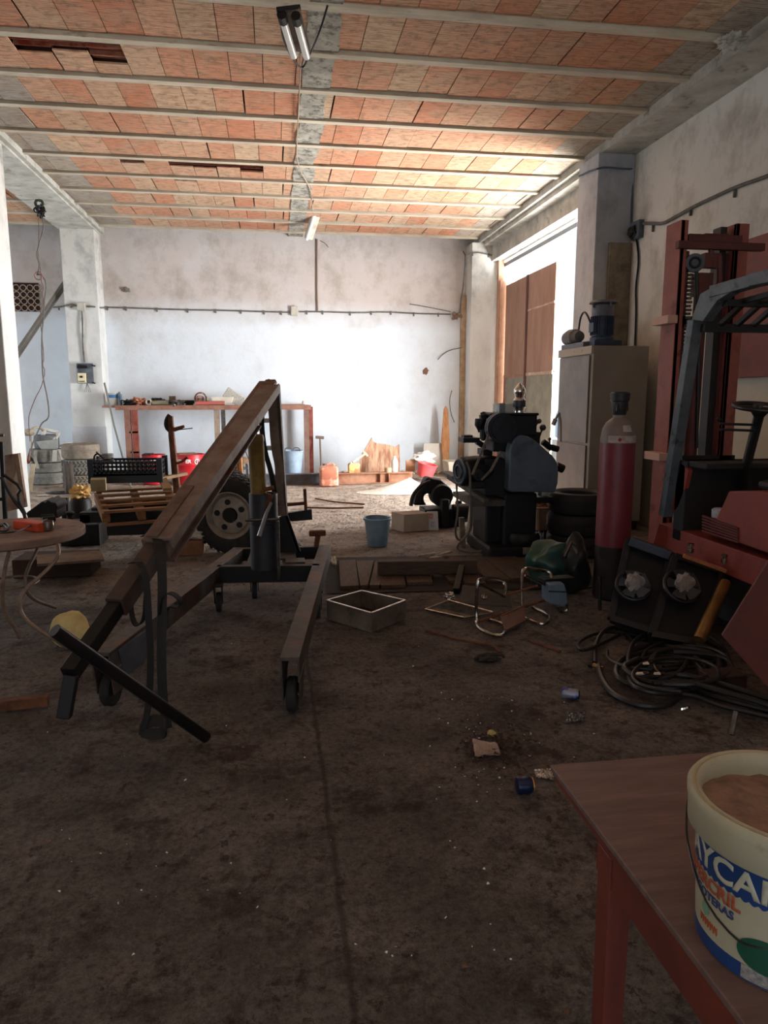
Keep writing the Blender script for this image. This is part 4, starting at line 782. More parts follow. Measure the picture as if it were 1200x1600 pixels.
NR, NA = 14, 48
for i in range(NR+1):
    r = i/NR; ring.append([(cs.x+.1+.85*r*math.cos(2*PI*k/NA), cs.y+.38*r*math.sin(2*PI*k/NA), max(-.01, .2*(1-r)**1.3*(1+.3*noise.noise(V((math.cos(2*PI*k/NA), math.sin(2*PI*k/NA), r*2))))-.002)) for k in range(NA)])
m.loft(ring, caps=False); o = m.build('sand_heap', M('pale_sand', (226, 214, 200), (206, 190, 174), 30, .95, 0, .03, 60), smooth=True); o['kind'] = 'stuff'; tag(o, 'low heap of pale sand before the rusty beam', 'sand')
for pts, lb in (((((493, 779), (520, 784), (545, 786), (570, 788))), 'rusty rod lying on the floor behind the blue bucket, farther one'), (((478, 793), (520, 794), (568, 793)), 'rusty rod lying on the floor behind the blue bucket, nearer one')):
    tag(MB().tube([gz(x, y, .012) for x, y in pts], .012).build('iron_rod', rust, smooth=True), lb, 'rod')
# ============================================================ MIDDLE FLOOR
q = gz(592, 855, 0); bl = thing('blue_bucket', 'round blue plastic bucket standing alone in the middle of the floor', 'bucket', (q.x, q.y+.1, 0))
bm_ = M('blue_bucket_plastic', (130, 158, 178), (108, 136, 156), 6, .5)
MB().lathe([(.095, 0), (.102, .01), (.132, .262), (.142, .262), (.145, .272), (.142, .285), (.132, .285), (.128, .27), (.097, .012), (.001, .012)], (q.x, q.y+.1, 0), n=40).build('body', bm_, bl, smooth=True)
MB().tube([(q.x-.14, q.y+.1, .272), (q.x-.12, q.y+.18, .285), (q.x-.02, q.y+.235, .29), (q.x+.1, q.y+.19, .285), (q.x+.14, q.y+.1, .272)], .005, smooth=2).build('handle', bm_, bl, smooth=True)
def cardbox(name, corners, h, mat, label, cat, **k):
    return tag(MB().hexa([V((c.x, c.y, 0)) for c in corners]+[V((c.x, c.y, h)) for c in corners]).build(name, mat, **k), label, cat)
a, b = gz(631, 832), gz(670, 829); e = (b-a).normalized(); nn = V((-e.y, e.x, 0)); 
cardbox('cardboard_box', [a, b, b+nn*.22-e*.02, a+nn*.24-e*.05], .20, M('grey_cardboard', (178, 164, 148), (160, 146, 130), 5, .9), 'plain greyish cardboard box on the floor right of the blue bucket', 'box', bevel=.004)
a, b = gz(669, 829), gz(686, 829)
pn = thing('printed_panel', 'small white printed panel leaning against the cardboard box', 'panel', a)
MB().prism([a+V((.0, .02, 0)), b+V((0, .02, 0)), b+V((0, .08, .205)), a+V((0, .08, .205))], (0, .01, 0)).build('sheet', M('panel_white', (208, 208, 206), (186, 186, 186), 8, .7), pn)
def onp(u, v): return a+V((0, .018, 0))+(b-a)*u+V((0, .06*v, .205*v))
m = MB(); m.prism([onp(.2, .62), onp(.55, .62), onp(.55, .9), onp(.2, .9)], (0, -.002, 0)); m.build('red_print', M('print_red', (176, 84, 80), (204, 180, 176), 60, .7), pn)
m = MB(); m.prism([onp(.3, .15), onp(.7, .15), onp(.7, .45), onp(.3, .45)], (0, -.002, 0)); m.build('blue_print', M('print_blue', (120, 134, 168), (200, 202, 206), 60, .7), pn)
# black pump group behind the box
pm = thing('water_pump', 'greasy black pump on the floor behind the cardboard box', 'pump', gz(690, 812, 0))
Y = 8.1
m = MB(); m.prism([gy(x, y, Y) for x, y in ((646, 790), (650, 772), (662, 758), (668, 745), (678, 748), (690, 750), (702, 760), (706, 778), (706, 790), (690, 792), (684, 782), (678, 772), (664, 772), (662, 782), (668, 790))], (0, .22, 0))
m.build('casting', dark, pm, bevel=.03)
m = MB(); m.lathe([(.12, 0), (.13, .03), (.13, .2), (.1, .22), (.03, .22), (.03, .26)], gy(692, 775, Y-.1), (0, 1, 0)); m.lathe([(.09, 0), (.1, .25), (.06, .27)], gy(708, 800, Y-.15), (1, 0, 0)); m.build('motor', dark, pm, smooth=True)
m = MB(); m.box((gy(660, 800, Y).x, 7.95, 0), (gy(716, 800, Y).x, 8.3, gy(700, 795, 8).z)); m.box((gy(683, 800, Y).x, 7.85, .02), (gy(694, 800, Y).x, 8.0, gy(690, 780, 7.9).z)); m.build('base', black, pm, bevel=.01)
MB().tube([gy(672, 752, 8.05), gy(660, 757, 8.0), gy(645, 772, 7.95), gy(642, 790, 7.9)], .022, smooth=2).build('hose', cable, pm, smooth=True)
c = gz(720, 815, 0); tag(MB().lathe([(.14, 0), (.15, .03), (.15, .15), (.12, .18), (.05, .18), (.04, .24)], (c.x, c.y+.1, 0)).build('motor_housing', dark, smooth=True), 'round dark motor housing on the floor between pump and milling machine', 'motor')
c = gz(694, 822, 0); tag(MB().ob((c.x, c.y+.05, .03), (.14, .07, .055), (0, 0, .3)).build('brick', M('red_brick', (168, 92, 66), (140, 74, 54), 9, .9), bevel=.004), 'red brick on the floor right of the white printed panel', 'brick')
c = gz(706, 818, 0); tag(MB().ob((c.x, c.y, .03), (.1, .07, .055), (0, 0, -.3)).build('brick', M('red_brick', (168, 92, 66)), bevel=.004), 'second red brick half hidden before the motor housing', 'brick')
# covering planks over the pit
dk = 'worn floor plank of the left wooden pit cover'; dk2 = 'worn floor plank of the right wooden pit cover'
rr = random.Random(5)
def pl(p, g_, lb, z=.03):
    a, b, c, d = [gz(*q_, z) for q_ in p]; tag(MB().hexa([V((v.x, v.y, 0.004)) for v in (a, b, c, d)]+[V((v.x, v.y, z+rr.random()*.01)) for v in (a, b, c, d)]).build('floor_plank', plank, bevel=.004), lb, 'plank', g_)
for x0, x1, u0, u1, yb in ((532, 561, 529, 555, 917), (563, 575, 556, 584, 916), (577, 593, 586, 612, 916), (595, 634, 590, 627, 915), (636, 676, 631, 668, 910)):
    pl(((x0, yb), (x1, yb-1), (u1, 875), (u0, 877)), 'planks of the left pit cover', dk)
for x0, x1, u0, u1, yb in ((702, 725, 668, 690, 908), (727, 760, 700, 724, 912), (762, 797, 726, 752, 906), (799, 824, 754, 778, 904), (826, 852, 780, 806, 902), (854, 884, 808, 836, 900), (888, 912, 838, 860, 896)):
    pl(((x0, yb), (x1, yb-1), (u1, 870), (u0, 871)), 'planks of the right pit cover', dk2)
struct(MB().hexa([V((v.x, v.y, z)) for z in (.001, .004) for v in (gz(510, 928), gz(940, 918), gz(890, 866), gz(505, 872))]).build('trim_6', M('pit_edge', (50, 40, 34), (34, 28, 26), 8, .95), loc=O0))
c0, c1 = gz(590, 886, .10), gz(744, 884, .10)
tag(MB().bar((c0.x, c0.y, .098), (c1.x, c1.y, .098), .10, .115).build('timber_beam', M('dark_timber', (84, 66, 52), (58, 46, 38), 8, .85, 0, .01, 30, (1, 8, 8)), bevel=.008), 'heavy dark timber lying across the pit cover planks', 'timber')
tag(MB().bar(gy(722, 886, 5.55), gz(713, 924, 0.02), .05, .05).build('timber_post', dark, bevel=.005), 'short dark post propped under the right end of the timber', 'post')
rr = random.Random(9); m = MB()
for i in range(7): x = 648+rr.random()*45; y = 866+rr.random()*6; m.tube([gz(x, y, .03+.02*rr.random()), gz(x+rr.uniform(8, 22), y+rr.uniform(-5, 4), .03+.03*rr.random())], .01)
tag(m.build('root_bundle', M('pale_root', (206, 196, 180), (170, 156, 138), 12, .9), smooth=True), 'bundle of pale roots lying behind the timber', 'root')
# steel tray
T = [gz(511, 938, .13), gz(580, 958, .13), gz(633, 938, .13), gz(565, 923, .13)]
ty = thing('steel_tray', 'square steel oil tray on the floor in front of the left pit planks', 'tray', (sum(v.x for v in T)/4, sum(v.y for v in T)/4, 0))
traym = M('tray_steel', (152, 142, 132), (110, 98, 88), 7, .5, .5, .004)
m = MB()
for i in range(4):
    a, b = T[i], T[(i+1) % 4]; m.bar((a.x, a.y, .065), (b.x, b.y, .065), .006, .13)
m.build('side', traym, ty)
m = MB()
for i in range(4): a, b = T[i], T[(i+1) % 4]; m.bar((a.x, a.y, .131), (b.x, b.y, .131), .016, .006)
m.build('rim', M('rim_bright', (200, 192, 182), (160, 150, 138), 20, .35, .7), ty)
MB().hexa([V((v.x, v.y, z)) for z in (.002, .012) for v in T]).build('bottom', M('oily_bottom', (62, 40, 32), (34, 26, 24), 5, .6), ty)
# lying chair frame of chrome tube
cf = thing('chair_frame', 'chrome tubular chair frame with a slatted brown seat tipped over on the floor', 'chair', gz(800, 975, 0))
def loop(p, r=.012): return MB().tube(p, r, smooth=2)
zt_ = .012
loop([gy(788, 932, 4.62), gy(792, 915, 4.7), gy(783, 905, 4.75), gy(752, 903, 4.45), gy(745, 910, 4.42), gz(744, 972, zt_), gz(750, 985, zt_), gz(782, 996, zt_), gz(791, 986, zt_), gz(789, 975, zt_), gz(760, 967, zt_)]).build('side_frame', chrome, cf, smooth=True)
loop([gy(862, 905, 4.75), gy(860, 893, 4.8), gy(840, 890, 4.8), gy(822, 887, 4.68), gy(815, 894, 4.66), gz(816, 960, zt_), gz(822, 967, zt_), gz(850, 977, zt_), gz(861, 967, zt_), gz(855, 958, zt_), gz(832, 949, zt_)]).build('side_frame', chrome, cf, smooth=True)
MB().tube([gy(748, 912, 4.45), gy(788, 932, 4.6)], .009).build('cross_rod', chrome, cf, smooth=True); MB().tube([gy(820, 899, 4.68), gy(846, 912, 4.75)], .009).build('cross_rod', chrome, cf, smooth=True)
sl = M('brown_slats', (108, 72, 58), (80, 54, 44), 9, .6); A, B, C_, D = gz(783, 963, .05), gz(817, 948, .08), gz(820, 970, .03), gz(790, 985, .02)
m = MB()
for k in range(13): f = k/12; m.bar(A.lerp(B, f), D.lerp(C_, f), .012, .008)
m.bar(A, B, .014, .014); m.bar(D, C_, .014, .014); m.build('seat', sl, cf)
MB().tube([gz(745, 972, .02), gz(860, 935, .03)], .010).tube([gz(790, 930, .2), gz(840, 915, .25)], .008).build('stretcher', rust, cf, smooth=True)
wr = thing('wire_rack', 'flat tapered wire rack on the floor left of the chair frame', 'rack', gz(700, 950, 0))
A, B, C_, D = gz(664, 952, .01), gz(724, 965, .01), gz(770, 957, .02), gz(700, 938, .05)
m = MB(); m.tube([A, B], .007).tube([B, C_], .005).tube([C_, D], .008).tube([D, A], .006); m.build('frame', chrome, wr, smooth=True)
m = MB()
for k in range(17): f = (k+.5)/17; m.tube([A.lerp(D, f), B.lerp(C_, f)], .003, n=5)
m.build('wires', steel, wr)
dn = thing('metal_plate', 'flat dark metal plate with a bolt lying among the chair frames', 'plate', gz(755, 945, 0))
MB().hexa([gz(718, 944, .03), gz(800, 950, .03), gz(795, 925, .12), gz(723, 916, .14)]+[gz(718, 944, .03)+V((0, 0, .012)), gz(800, 950, .03)+V((0, 0, .012)), gz(795, 925, .12)+V((0, 0, .012)), gz(723, 916, .14)+V((0, 0, .012))]).build('sheet', M('plate_grey', (92, 84, 76), (72, 64, 58), 7, .6, .3), dn)
c = gz(756, 934, .1); MB().lathe([(.022, .0), (.022, .012), (.008, .012), (.008, .03)], c, (0, -.5, 1), n=12).build('bolt', chrome, dn, smooth=True)
tag(MB().blob(gz(703, 932, .03), (.035, .03, .03), .5, 3, 3, 4).build('foil_ball', M('foil', (220, 216, 210), (150, 140, 130), 20, .25, .9)), 'crumpled foil ball beside the wire rack', 'foil')
# green bag, grey cage
bgp = gz(872, 935, 0)
gb = M('green_bag_film', (36, 66, 64), (44, 80, 62), 5, .4, 0, .02, 12, c3=(76, 120, 60), r3=(.52, .6), s3=4)
tag(MB().blob((bgp.x+.05, bgp.y+.25, .20), (.2, .16, .17), .25, 1.6, 4, 3, flat=.0).build('plastic_sack', gb, smooth=True), 'green plastic sack slumped between the chair frame and the gas cylinder', 'sack')
hd = thing('plastic_housing', 'blue grey plastic housing with a chrome handle in front of the green sack', 'housing', gz(872, 955, 0))
P = [gy(x, y, 4.65) for x, y in ((857, 912), (882, 912), (886, 925), (887, 950), (870, 946), (857, 943))]
MB().prism(P, (0, .14, 0)).build('body', M('blue_grey_housing', (112, 132, 150), (90, 108, 124), 6, .4), hd, bevel=.01)
MB().tube([gy(885, 944, 4.6), gy(887, 952, 4.6), gy(880, 957, 4.6), gy(873, 955, 4.6), gy(872, 948, 4.6)], .01, smooth=2).build('handle', chrome, hd, smooth=True)
MB().bar(gy(857, 924, 4.64), gy(886, 925, 4.64), .006, .008).build('trim', chrome, hd)
tag(MB().bar(gy(846, 908, 4.75), gy(893, 905, 4.8), .1, .05).build('dark_box', dark, bevel=.006), 'dark flat box lying on the blue grey housing', 'box')
m = MB(); cb = gz(905, 935, 0)
m.blob((cb.x+.02, cb.y+.2, .2), (.13, .14, .22), .2, 1.5, 3, 8, flat=0.)
tag(m.build('rubbish_sack', M('black_sack', (24, 28, 30), (40, 44, 44), 6, .35, 0, .02, 10), smooth=True), 'black rubbish sack beside the green sack', 'sack')
for i, (p0, p1, lb) in enumerate((((882, 872, 4.9), (893, 848, 5.0), 'pale bent strip sticking out left over the green sack'), ((896, 850, 5.0), (903, 865, 4.95), 'pale bent strip sticking out right over the black sack'))):
    tag(MB().bar(gy(*p0), gy(*p1), .012, .03).build('metal_strip', steel), lb, 'strip')
for y, x0, x1, lb, sd_ in ((836, 838, 850, 'crumpled white sheet on the floor left behind the planks', 2), (836, 853, 878, 'crumpled bluish sheet on the floor before the rubble basin', 5), (852, 838, 876, 'larger crumpled grey sheet on the floor nearer the planks', 9)):
    a, b, c, d = gz(x0, y+6, .05), gz(x1, y+6, .05), gz(x1, y-6, .05), gz(x0, y-6, .06)
    tag(MB().sheet([a, b, c, d], 16, 10, .1, 5, .004, sd_).build('paper_sheet', M('bluish_paper', (196, 200, 214), (150, 152, 164), 8, .7)), lb, 'paper')
# rubble basin
A, B = gy(845, 800, 7.2), gy(885, 806, 6.9)
rb = thing('wood_basin', 'tan basin filled with wood chips between milling machine and cabinet', 'basin', (A.x+.15, 7.3, 0))
x0, x1 = gy(842, 800, 7.0).x, gy(892, 800, 7.0).x
MB().loft([rr_loop((x0+x1)/2, 7.3, (x1-x0)/2-.03, .2, .10, .04), rr_loop((x0+x1)/2, 7.3, (x1-x0)/2, .24, .33, .05), rr_loop((x0+x1)/2, 7.3, (x1-x0)/2+.015, .255, .345, .05)]).build('body', M('tan_basin', (150, 122, 100), (126, 100, 82), 6, .7), rb)
MB().box((x0+.04, 7.15, 0), (x1-.04, 7.45, .1)).build('base', dark, rb)
R = random.Random(3); m = MB()
for i in range(70):
    p = V((R.uniform(x0+.02, x1-.02), R.uniform(7.1, 7.5), .35+R.random()*.05)); m.ob(p, (R.uniform(.03, .09), .02, .015), (R.random()*3, R.random()*3, R.random()*3))
o = m.build('wood_chips', M('chips', (168, 110, 78), (128, 84, 62), 20, .85), rb); o['kind'] = 'stuff'
# ============================================================ MILLING MACHINE
mm = thing('milling_machine', 'dark old milling machine with a belt driven motor and a grey blue belt guard', 'machine', gz(795, 860, 0)+V((0, .2, 0)))
iron = M('machine_iron', (25, 30, 38), (18, 21, 26), 6, .5, .3, .004); iron2 = M('machine_iron_warm', (32, 31, 33), (22, 22, 25), 6, .55, .3, .004)
gd = M('guard_paint', (88, 104, 118), (74, 88, 100), 5, .5, 0, .002, c3=(62, 72, 82), r3=(.58, .7), s3=4)
def Bx(m, x0, y0, x1, y1, Y0, Y1):   # upright block seen between two pixels, from depth Y0 to Y1
    a, b = gy(x0, y1, Y0), gy(x1, y0, Y0); return m.box((a.x, Y0, a.z), (b.x, Y1, b.z))
m = MB(); Bx(m, 770, 647, 840, 682, 6.35, 6.62); Bx(m, 766, 645, 843, 650, 6.32, 6.66); Bx(m, 770, 682, 800, 706, 6.38, 6.62); Bx(m, 792, 675, 845, 770, 6.4, 6.75)
m.build('head', iron, mm, bevel=.015)
m = MB(); Bx(m, 786, 770, 840, 857, 6.35, 6.95); m.box((gy(782, 0, 6.3).x, 6.25, 0), (gy(842, 0, 6.3).x, 7.05, .12)); Bx(m, 758, 783, 786, 850, 6.45, 6.9); m.build('pedestal', iron2, mm, bevel=.02)
c = gy(796, 846, 6.3); MB().lathe([(.13, -.03), (.15, 0), (.15, .06), (.13, .09)], gy(818, 846, 6.36), n=32).build('pedestal_ring', iron2, mm, smooth=True)
P = [gy(x, y, 6.22) for x, y in ((797, 703), (799, 694), (803, 686), (809, 681), (816, 680), (824, 681), (832, 685), (842, 693), (853, 703), (863, 711), (869, 719), (872, 727), (873, 740), (872, 755), (868, 770), (800, 769), (795, 767), (794, 764))]
MB().prism(P, (0, .14, 0)).build('belt_guard', gd, mm, bevel=.015)
c = gy(785, 669, 6.2)
MB().lathe([(.135, 0), (.135, .04), (.125, .05), (.135, .06), (.135, .1)], c, (0, 1, 0), n=40).lathe([(.105, -.03), (.105, .0), (.05, .01)], c, (0, 1, 0), n=40).lathe([(.03, -.04), (.03, 0)], c, (0, 1, 0), n=16).build('pulley', M('pulley_iron', (52, 56, 64), (40, 42, 48), 5, .4, .6), mm, smooth=True)
# motor
c = gy(736, 738, 6.35); c2 = gy(749, 743, 6.25)
m = MB(); m.lathe([(.03, -.14), (.10, -.14), (.135, -.11), (.14, .0), (.14, .2), (.12, .3), (.05, .32)], c+V((.04, .1, 0)), V((1, .25, 0)), n=36)
m.build('motor', iron, mm, smooth=True)
MB().torus(c+V((-.09, .07, 0)), .11, .012, V((1, .25, 0)), 36, 8).torus(c+V((-.10, .07, 0)), .06, .01, V((1, .25, 0)), 30, 8).build('motor_ring', M('ring_blue', (80, 96, 112), (60, 72, 84), 6, .4, .5), mm, smooth=True)
MB().lathe([(.05, 0), (.05, .05)], c2, (0, 1, 0), n=20).lathe([(.018, -.02), (.018, 0)], c2, (0, 1, 0), n=12).build('motor_pulley', iron2, mm, smooth=True)
m = MB(); Bx(m, 757, 718, 790, 775, 6.35, 6.8); Bx(m, 733, 752, 760, 764, 6.3, 6.6); m.build('motor_mount', iron2, mm, bevel=.01)
m = MB(); m.bar(gy(764, 678, 6.22), gy(738, 742, 6.22), .02, .012, up=(0, 1, 0)); m.bar(gy(783, 705, 6.22), gy(767, 735, 6.22), .02, .012, up=(0, 1, 0)); m.bar(gy(767, 735, 6.22), gy(752, 750, 6.22), .02, .012, up=(0, 1, 0)); m.build('drive_belt', M('belt_leather', (128, 118, 108), (90, 82, 76), 20, .7), mm)
m = MB(); a, b = gy(735, 771, 6.3), gy(783, 786, 6.3); m.box((a.x, 6.25, b.z-.02), (gy(787, 780, 6.3).x, 6.95, b.z+.03)); Bx(m, 707, 744, 722, 748, 6.9, 7.4); m.bar(gy(702, 745, 7.2), gy(760, 783, 6.2), .05, .04); m.build('work_shelf', M('greasy_shelf', (92, 86, 78), (60, 56, 52), 9, .7), mm)
m = MB(); m.bar(gy(722, 762, 6.9)-V((0, 0, .3)), V((gy(724, 800, 6.9).x, 6.9, 0)), .05, .05); m.build('shelf_leg', M('pale_leg', (138, 122, 104), (100, 88, 76), 9, .8), mm)
m = MB(); Bx(m, 826, 776, 875, 787, 6.4, 7.0); m.build('side_shelf', iron2, mm, bevel=.008)
m = MB(); m.bar(gy(754, 648, 6.5), gy(757, 688, 6.5), .06, .05); m.lathe([(.05, 0), (.055, .06), (.03, .1)], gy(751, 654, 6.45), (0, 0, -1)); m.tube([gy(748, 656, 6.5), gy(747, 665, 6.5), gy(750, 675, 6.5)], .018, smooth=1); m.tube([gy(755, 668, 6.45), gy(755, 686, 6.45)], .032); m.tube([gy(755, 648, 6.5), gy(770, 650, 6.6)], .03)
m.build('vertical_arm', iron, mm, smooth=True)
m = MB(); Bx(m, 724, 684, 750, 692, 6.6, 6.8); Bx(m, 725, 680, 739, 685, 6.65, 6.75); m.bar(gy(745, 690, 6.75), gy(768, 705, 6.75), .06, .05); Bx(m, 755, 702, 770, 712, 6.6, 6.8); m.build('table_slide', iron, mm, bevel=.004)
for (kx, ky), (ex, ey), r_ in (((848, 668), (842, 684), .033), ((859, 686), (859, 704), .018), ((842, 658), (838, 664), .026)):
    p, q_ = gy(kx, ky, 6.5), gy(ex, ey, 6.55); MB().tube([p, q_], .009).lathe([(.001, -r_), (r_*.7, -r_*.7), (r_, 0), (r_*.7, r_*.7), (.001, r_)], p, n=16).build('lever', M('lever_grey', (92, 92, 94), None, rough=.4, metal=.5), mm, smooth=True)
MB().tube([gy(848, 690, 6.5), gy(858, 698, 6.5), gy(872, 702, 6.5)], .03).tube([gy(869, 728, 6.5), gy(880, 733, 6.5)], .04).build('feed_shaft', iron, mm, smooth=True)
p = gy(862, 666, 6.9); MB().tube([gy(868, 655, 6.9), gy(874, 645, 6.9)], .012).tube([gy(864, 664, 6.9), gy(868, 655, 6.9)], .024).tube([gy(874, 645, 6.9), gy(876, 660, 6.9), gy(876, 690, 6.9)], .012).build('crank', M('crank_steel', (130, 120, 110), None, rough=.4, metal=.6), mm, smooth=True)
# things on / around the machine
c = gy(811, 645, 6.5); ch = thing('chrome_urn', 'shiny chrome urn with a dark band standing on top of the milling machine', 'urn', (c.x, 6.5, c.z))
MB().lathe([(.05, .0), (.045, .03), (.055, .05), (.055, .12), (.04, .14), (.045, .17), (.055, .19), (.05, .22), (.03, .25), (.006, .275), (.001, .28)], c, n=32).build('body', M('bright_chrome', (235, 235, 232), None, rough=.08, metal=1), ch, smooth=True)
MB().lathe([(.0565, .055), (.058, .06), (.058, .11), (.0565, .115)], c, n=32).build('band', M('band_blue', (50, 58, 74), None, rough=.4), ch, smooth=True)
m = MB(); a, b = gy(774, 645, 6.55), gy(804, 630, 6.55); m.box((a.x, 6.55, a.z), (b.x, 6.64, b.z)); tag(m.build('clear_box', M('frosted_plastic', (214, 214, 210), (190, 190, 186), 8, .3, trans=.3), bevel=.01), 'translucent pale box on top of the milling machine', 'box')
m = MB(); a, b = gy(780, 645, 6.4), gy(790, 630, 6.4); m.box((a.x, 6.4, a.z), (b.x, 6.48, b.z)); tag(m.build('steel_block', M('grey_block', (124, 130, 136), None, rough=.4, metal=.4), bevel=.004), 'small grey steel block on top of the milling machine before the clear box', 'block')
m = MB(); a, b = gy(843, 776, 6.5), gy(855, 770, 6.5); m.box((a.x, 6.45, a.z+.01), (b.x, 6.55, b.z+.01)); tag(m.build('white_carton', whitep, bevel=.003), 'tiny white carton on the side shelf of the milling machine', 'box')
tag(MB().prism([gz(730, 834), gz(736, 836), gy(745, 790, 6.9), gy(736, 787, 6.9)], (.02, .12, 0)).build('pale_board', M('pale_board', (176, 164, 146), (150, 136, 118), 5, .85)), 'pale board leaning left of the machine pedestal', 'board')
m = MB(); a, b = gz(740, 842), gy(762, 792, 6.62); m.box((a.x, 6.6, 0), (gy(762, 840, 6.6).x, 6.9, b.z)); tag(m.build('black_cabinet', dark, bevel=.008), 'small black cabinet on the floor beside the machine pedestal', 'cabinet')
m = MB(); a, b = gz(789, 868), gz(801, 868); m.box((a.x, a.y, 0), (b.x, a.y+.12, .08)); tag(m.build('wood_block', M('block_brown', (128, 86, 58), (100, 66, 46), 6, .85, 0, 0), bevel=.004), 'small brown wooden block at the foot of the machine pedestal', 'block')
for pts, lb in ((((713, 748, 6.5), (714, 775, 6.4), (716, 800, 6.35), (711, 825, 6.35), (713, 842, 6.5), (722, 845, 6.5), (733, 830, 6.3)), 'left cable hanging from the machine motor down to the floor'), (((729, 722, 6.2), (735, 735, 6.2), (735, 780, 6.2), (736, 812, 6.2), (735, 830, 6.3), (722, 845, 6.3), (714, 853, 6.35), (716, 860, 6.35), (735, 863, 6.3), (752, 861, 6.3)), 'right cable hanging from the machine motor and curling on the floor')):
    P = [gy(*q_) for q_ in pts]
    for v in P: v.z = max(v.z, .01)
    tag(MB().tube(P, .010, smooth=2).build('power_cable', gcable, smooth=True), lb, 'cable')
m = MB(); m.torus(gy(712, 740, 7.2), .03, .008, (0, 1, 0), 16, 6); tag(m.build('ring_bolt', steel), 'small ring bolt at the left end of the machine shelf', 'bolt')
# ============================================================ CABINET with motors on top
cb = thing('metal_cabinet', 'tall beige steel cabinet with two brown doors standing before the grey column', 'cabinet', (3.73, 7.9, 0))
cbm = M('beige_cabinet', (146, 138, 128), (134, 126, 116), 3, .55); cdm = M('cabinet_door_brown', (120, 108, 98), (98, 88, 82), 4, .45)
MB().box((3.42, 7.5, .10), (4.06, 8.42, 2.03)).build('body', cbm, cb, bevel=.008)
d_ = MB().box((3.40, 7.56, .98), (3.42, 8.38, 1.93)).build('door', cdm, cb, bevel=.003)
d_ = MB().box((3.40, 7.56, .14), (3.42, 8.38, .95)).build('door', cdm, cb, bevel=.003)
m = MB().box((3.395, 7.5, 1.945), (3.42, 8.42, 2.03)); 
for y in (7.75, 7.95): m.lathe([(.01, 0), (.01, .006)], (3.39, y, 1.99), (1, 0, 0), n=10)
m.build('top_rail', M('cream_rail', (176, 166, 150), None), cb)
MB().box((3.44, 7.52, 0), (4.04, 8.4, .1)).build('plinth', dark, cb)
em = thing('electric_motor', 'upright blue grey finned electric motor on top of the steel cabinet', 'motor', (3.62, 7.75, 2.03))
bmn = M('motor_blue', (62, 78, 102), (46, 58, 78), 6, .5, .2)
c = V((3.62, 7.75, 2.03))
MB().box((3.48, 7.62, 2.031), (3.80, 7.9, 2.10)).lathe([(.13, .07), (.13, .1), (.1, .12)], c).build('base', bmn, em, bevel=.006)
m = MB().lathe([(.105, .11), (.11, .13), (.11, .33), (.1, .34)], c, n=36)
for k in range(30): a = 2*PI*k/30; u = V((math.cos(a), math.sin(a), 0)); m.bar(c+u*.118+V((0, 0, .13)), c+u*.118+V((0, 0, .33)), .006, .02, up=u)
m.build('finned_body', bmn, em)
m = MB().lathe([(.115, .33), (.12, .35), (.12, .44), (.115, .45)], c, n=36).lathe([(.15, .47), (.15, .48), (.13, .5), (.001, .51)], c, n=36)
for a in (.3, 1.8, 3.4, 4.9): u = V((math.cos(a), math.sin(a), 0)); m.bar(c+u*.13+V((0, 0, .42)), c+u*.14+V((0, 0, .48)), .01, .02)
m.build('fan_cowl', M('cowl_grey', (108, 112, 122), (88, 92, 102), 6, .5), em, smooth=True)
MB().box((3.48, 7.67, 2.19), (3.52, 7.79, 2.29)).build('terminal_box', bmn, em, bevel=.004)
e2 = thing('gear_motor', 'flat grey gear motor lying at the edge on top of the steel cabinet', 'motor', (3.5, 8.1, 2.03))
MB().box((3.42, 7.78, 2.031), (3.75, 8.40, 2.09)).build('base_plate', M('plate_bluegrey', (96, 102, 112), (80, 84, 92), 5, .5), e2, bevel=.004)
MB().lathe([(.03, -.2), (.06, -.18), (.07, -.1), (.09, -.08), (.1, .05), (.08, .16), (.03, .18)], (3.5, 8.25, 2.17), V((0, 1, .0)), n=24).build('body', M('gear_grey', (98, 96, 96), (80, 78, 78), 8, .6), e2, smooth=True)
tag(MB().tube([(3.5, 8.1, 2.25), (3.49, 8.05, 2.38), (3.49, 7.95, 2.44), (3.49, 7.85, 2.38), (3.5, 7.78, 2.28)], .011, smooth=2).build('motor_cable', cable, smooth=True), 'short cable arching between the two motors on the cabinet', 'cable')
# ============================================================ GAS CYLINDER
gc = thing('gas_cylinder', 'tall dark red gas cylinder with a black cap standing right of the tires', 'gas cylinder', (2.475, 4.95, 0))
cc = (2.475, 4.95, 0)
MB().lathe([(.11, 0), (.127, .01), (.127, .40)], cc, n=48).build('lower_body', M('dark_base', (40, 28, 30), (28, 22, 24), 6, .6), gc, smooth=True)  # lower part of the cylinder is darker than the body
MB().lathe([(.1268, .40), (.1262, 1.16)], cc, n=48).build('body', M('cylinder_red', (128, 50, 60), (108, 42, 52), 4, .4, 0, .001), gc, smooth=True)
MB().lathe([(.1262, 1.16), (.124, 1.2), (.112, 1.26), (.09, 1.305), (.06, 1.33), (.045, 1.34), (.045, 1.38), (.001, 1.38)], cc, n=48).build('shoulder', M('shoulder_grey', (132, 118, 112), (110, 98, 94), 5, .5), gc, smooth=True)
m = MB(); m.lathe([(.045, 1.36), (.05, 1.37), (.058, 1.44), (.058, 1.455), (.066, 1.46), (.07, 1.515), (.055, 1.525), (.03, 1.52), (.001, 1.52)], cc, n=32)
for a in (0, 2, 4): u = V((math.cos(a), math.sin(a), 0)); m.box(V(cc)+u*.05+V((-.012, -.012, 1.39)), V(cc)+u*.05+V((.012, .012, 1.44)))
m.build('valve_cap', M('cap_black', (36, 34, 36), None, rough=.5), gc, smooth=True)
m = MB(); L_ = []
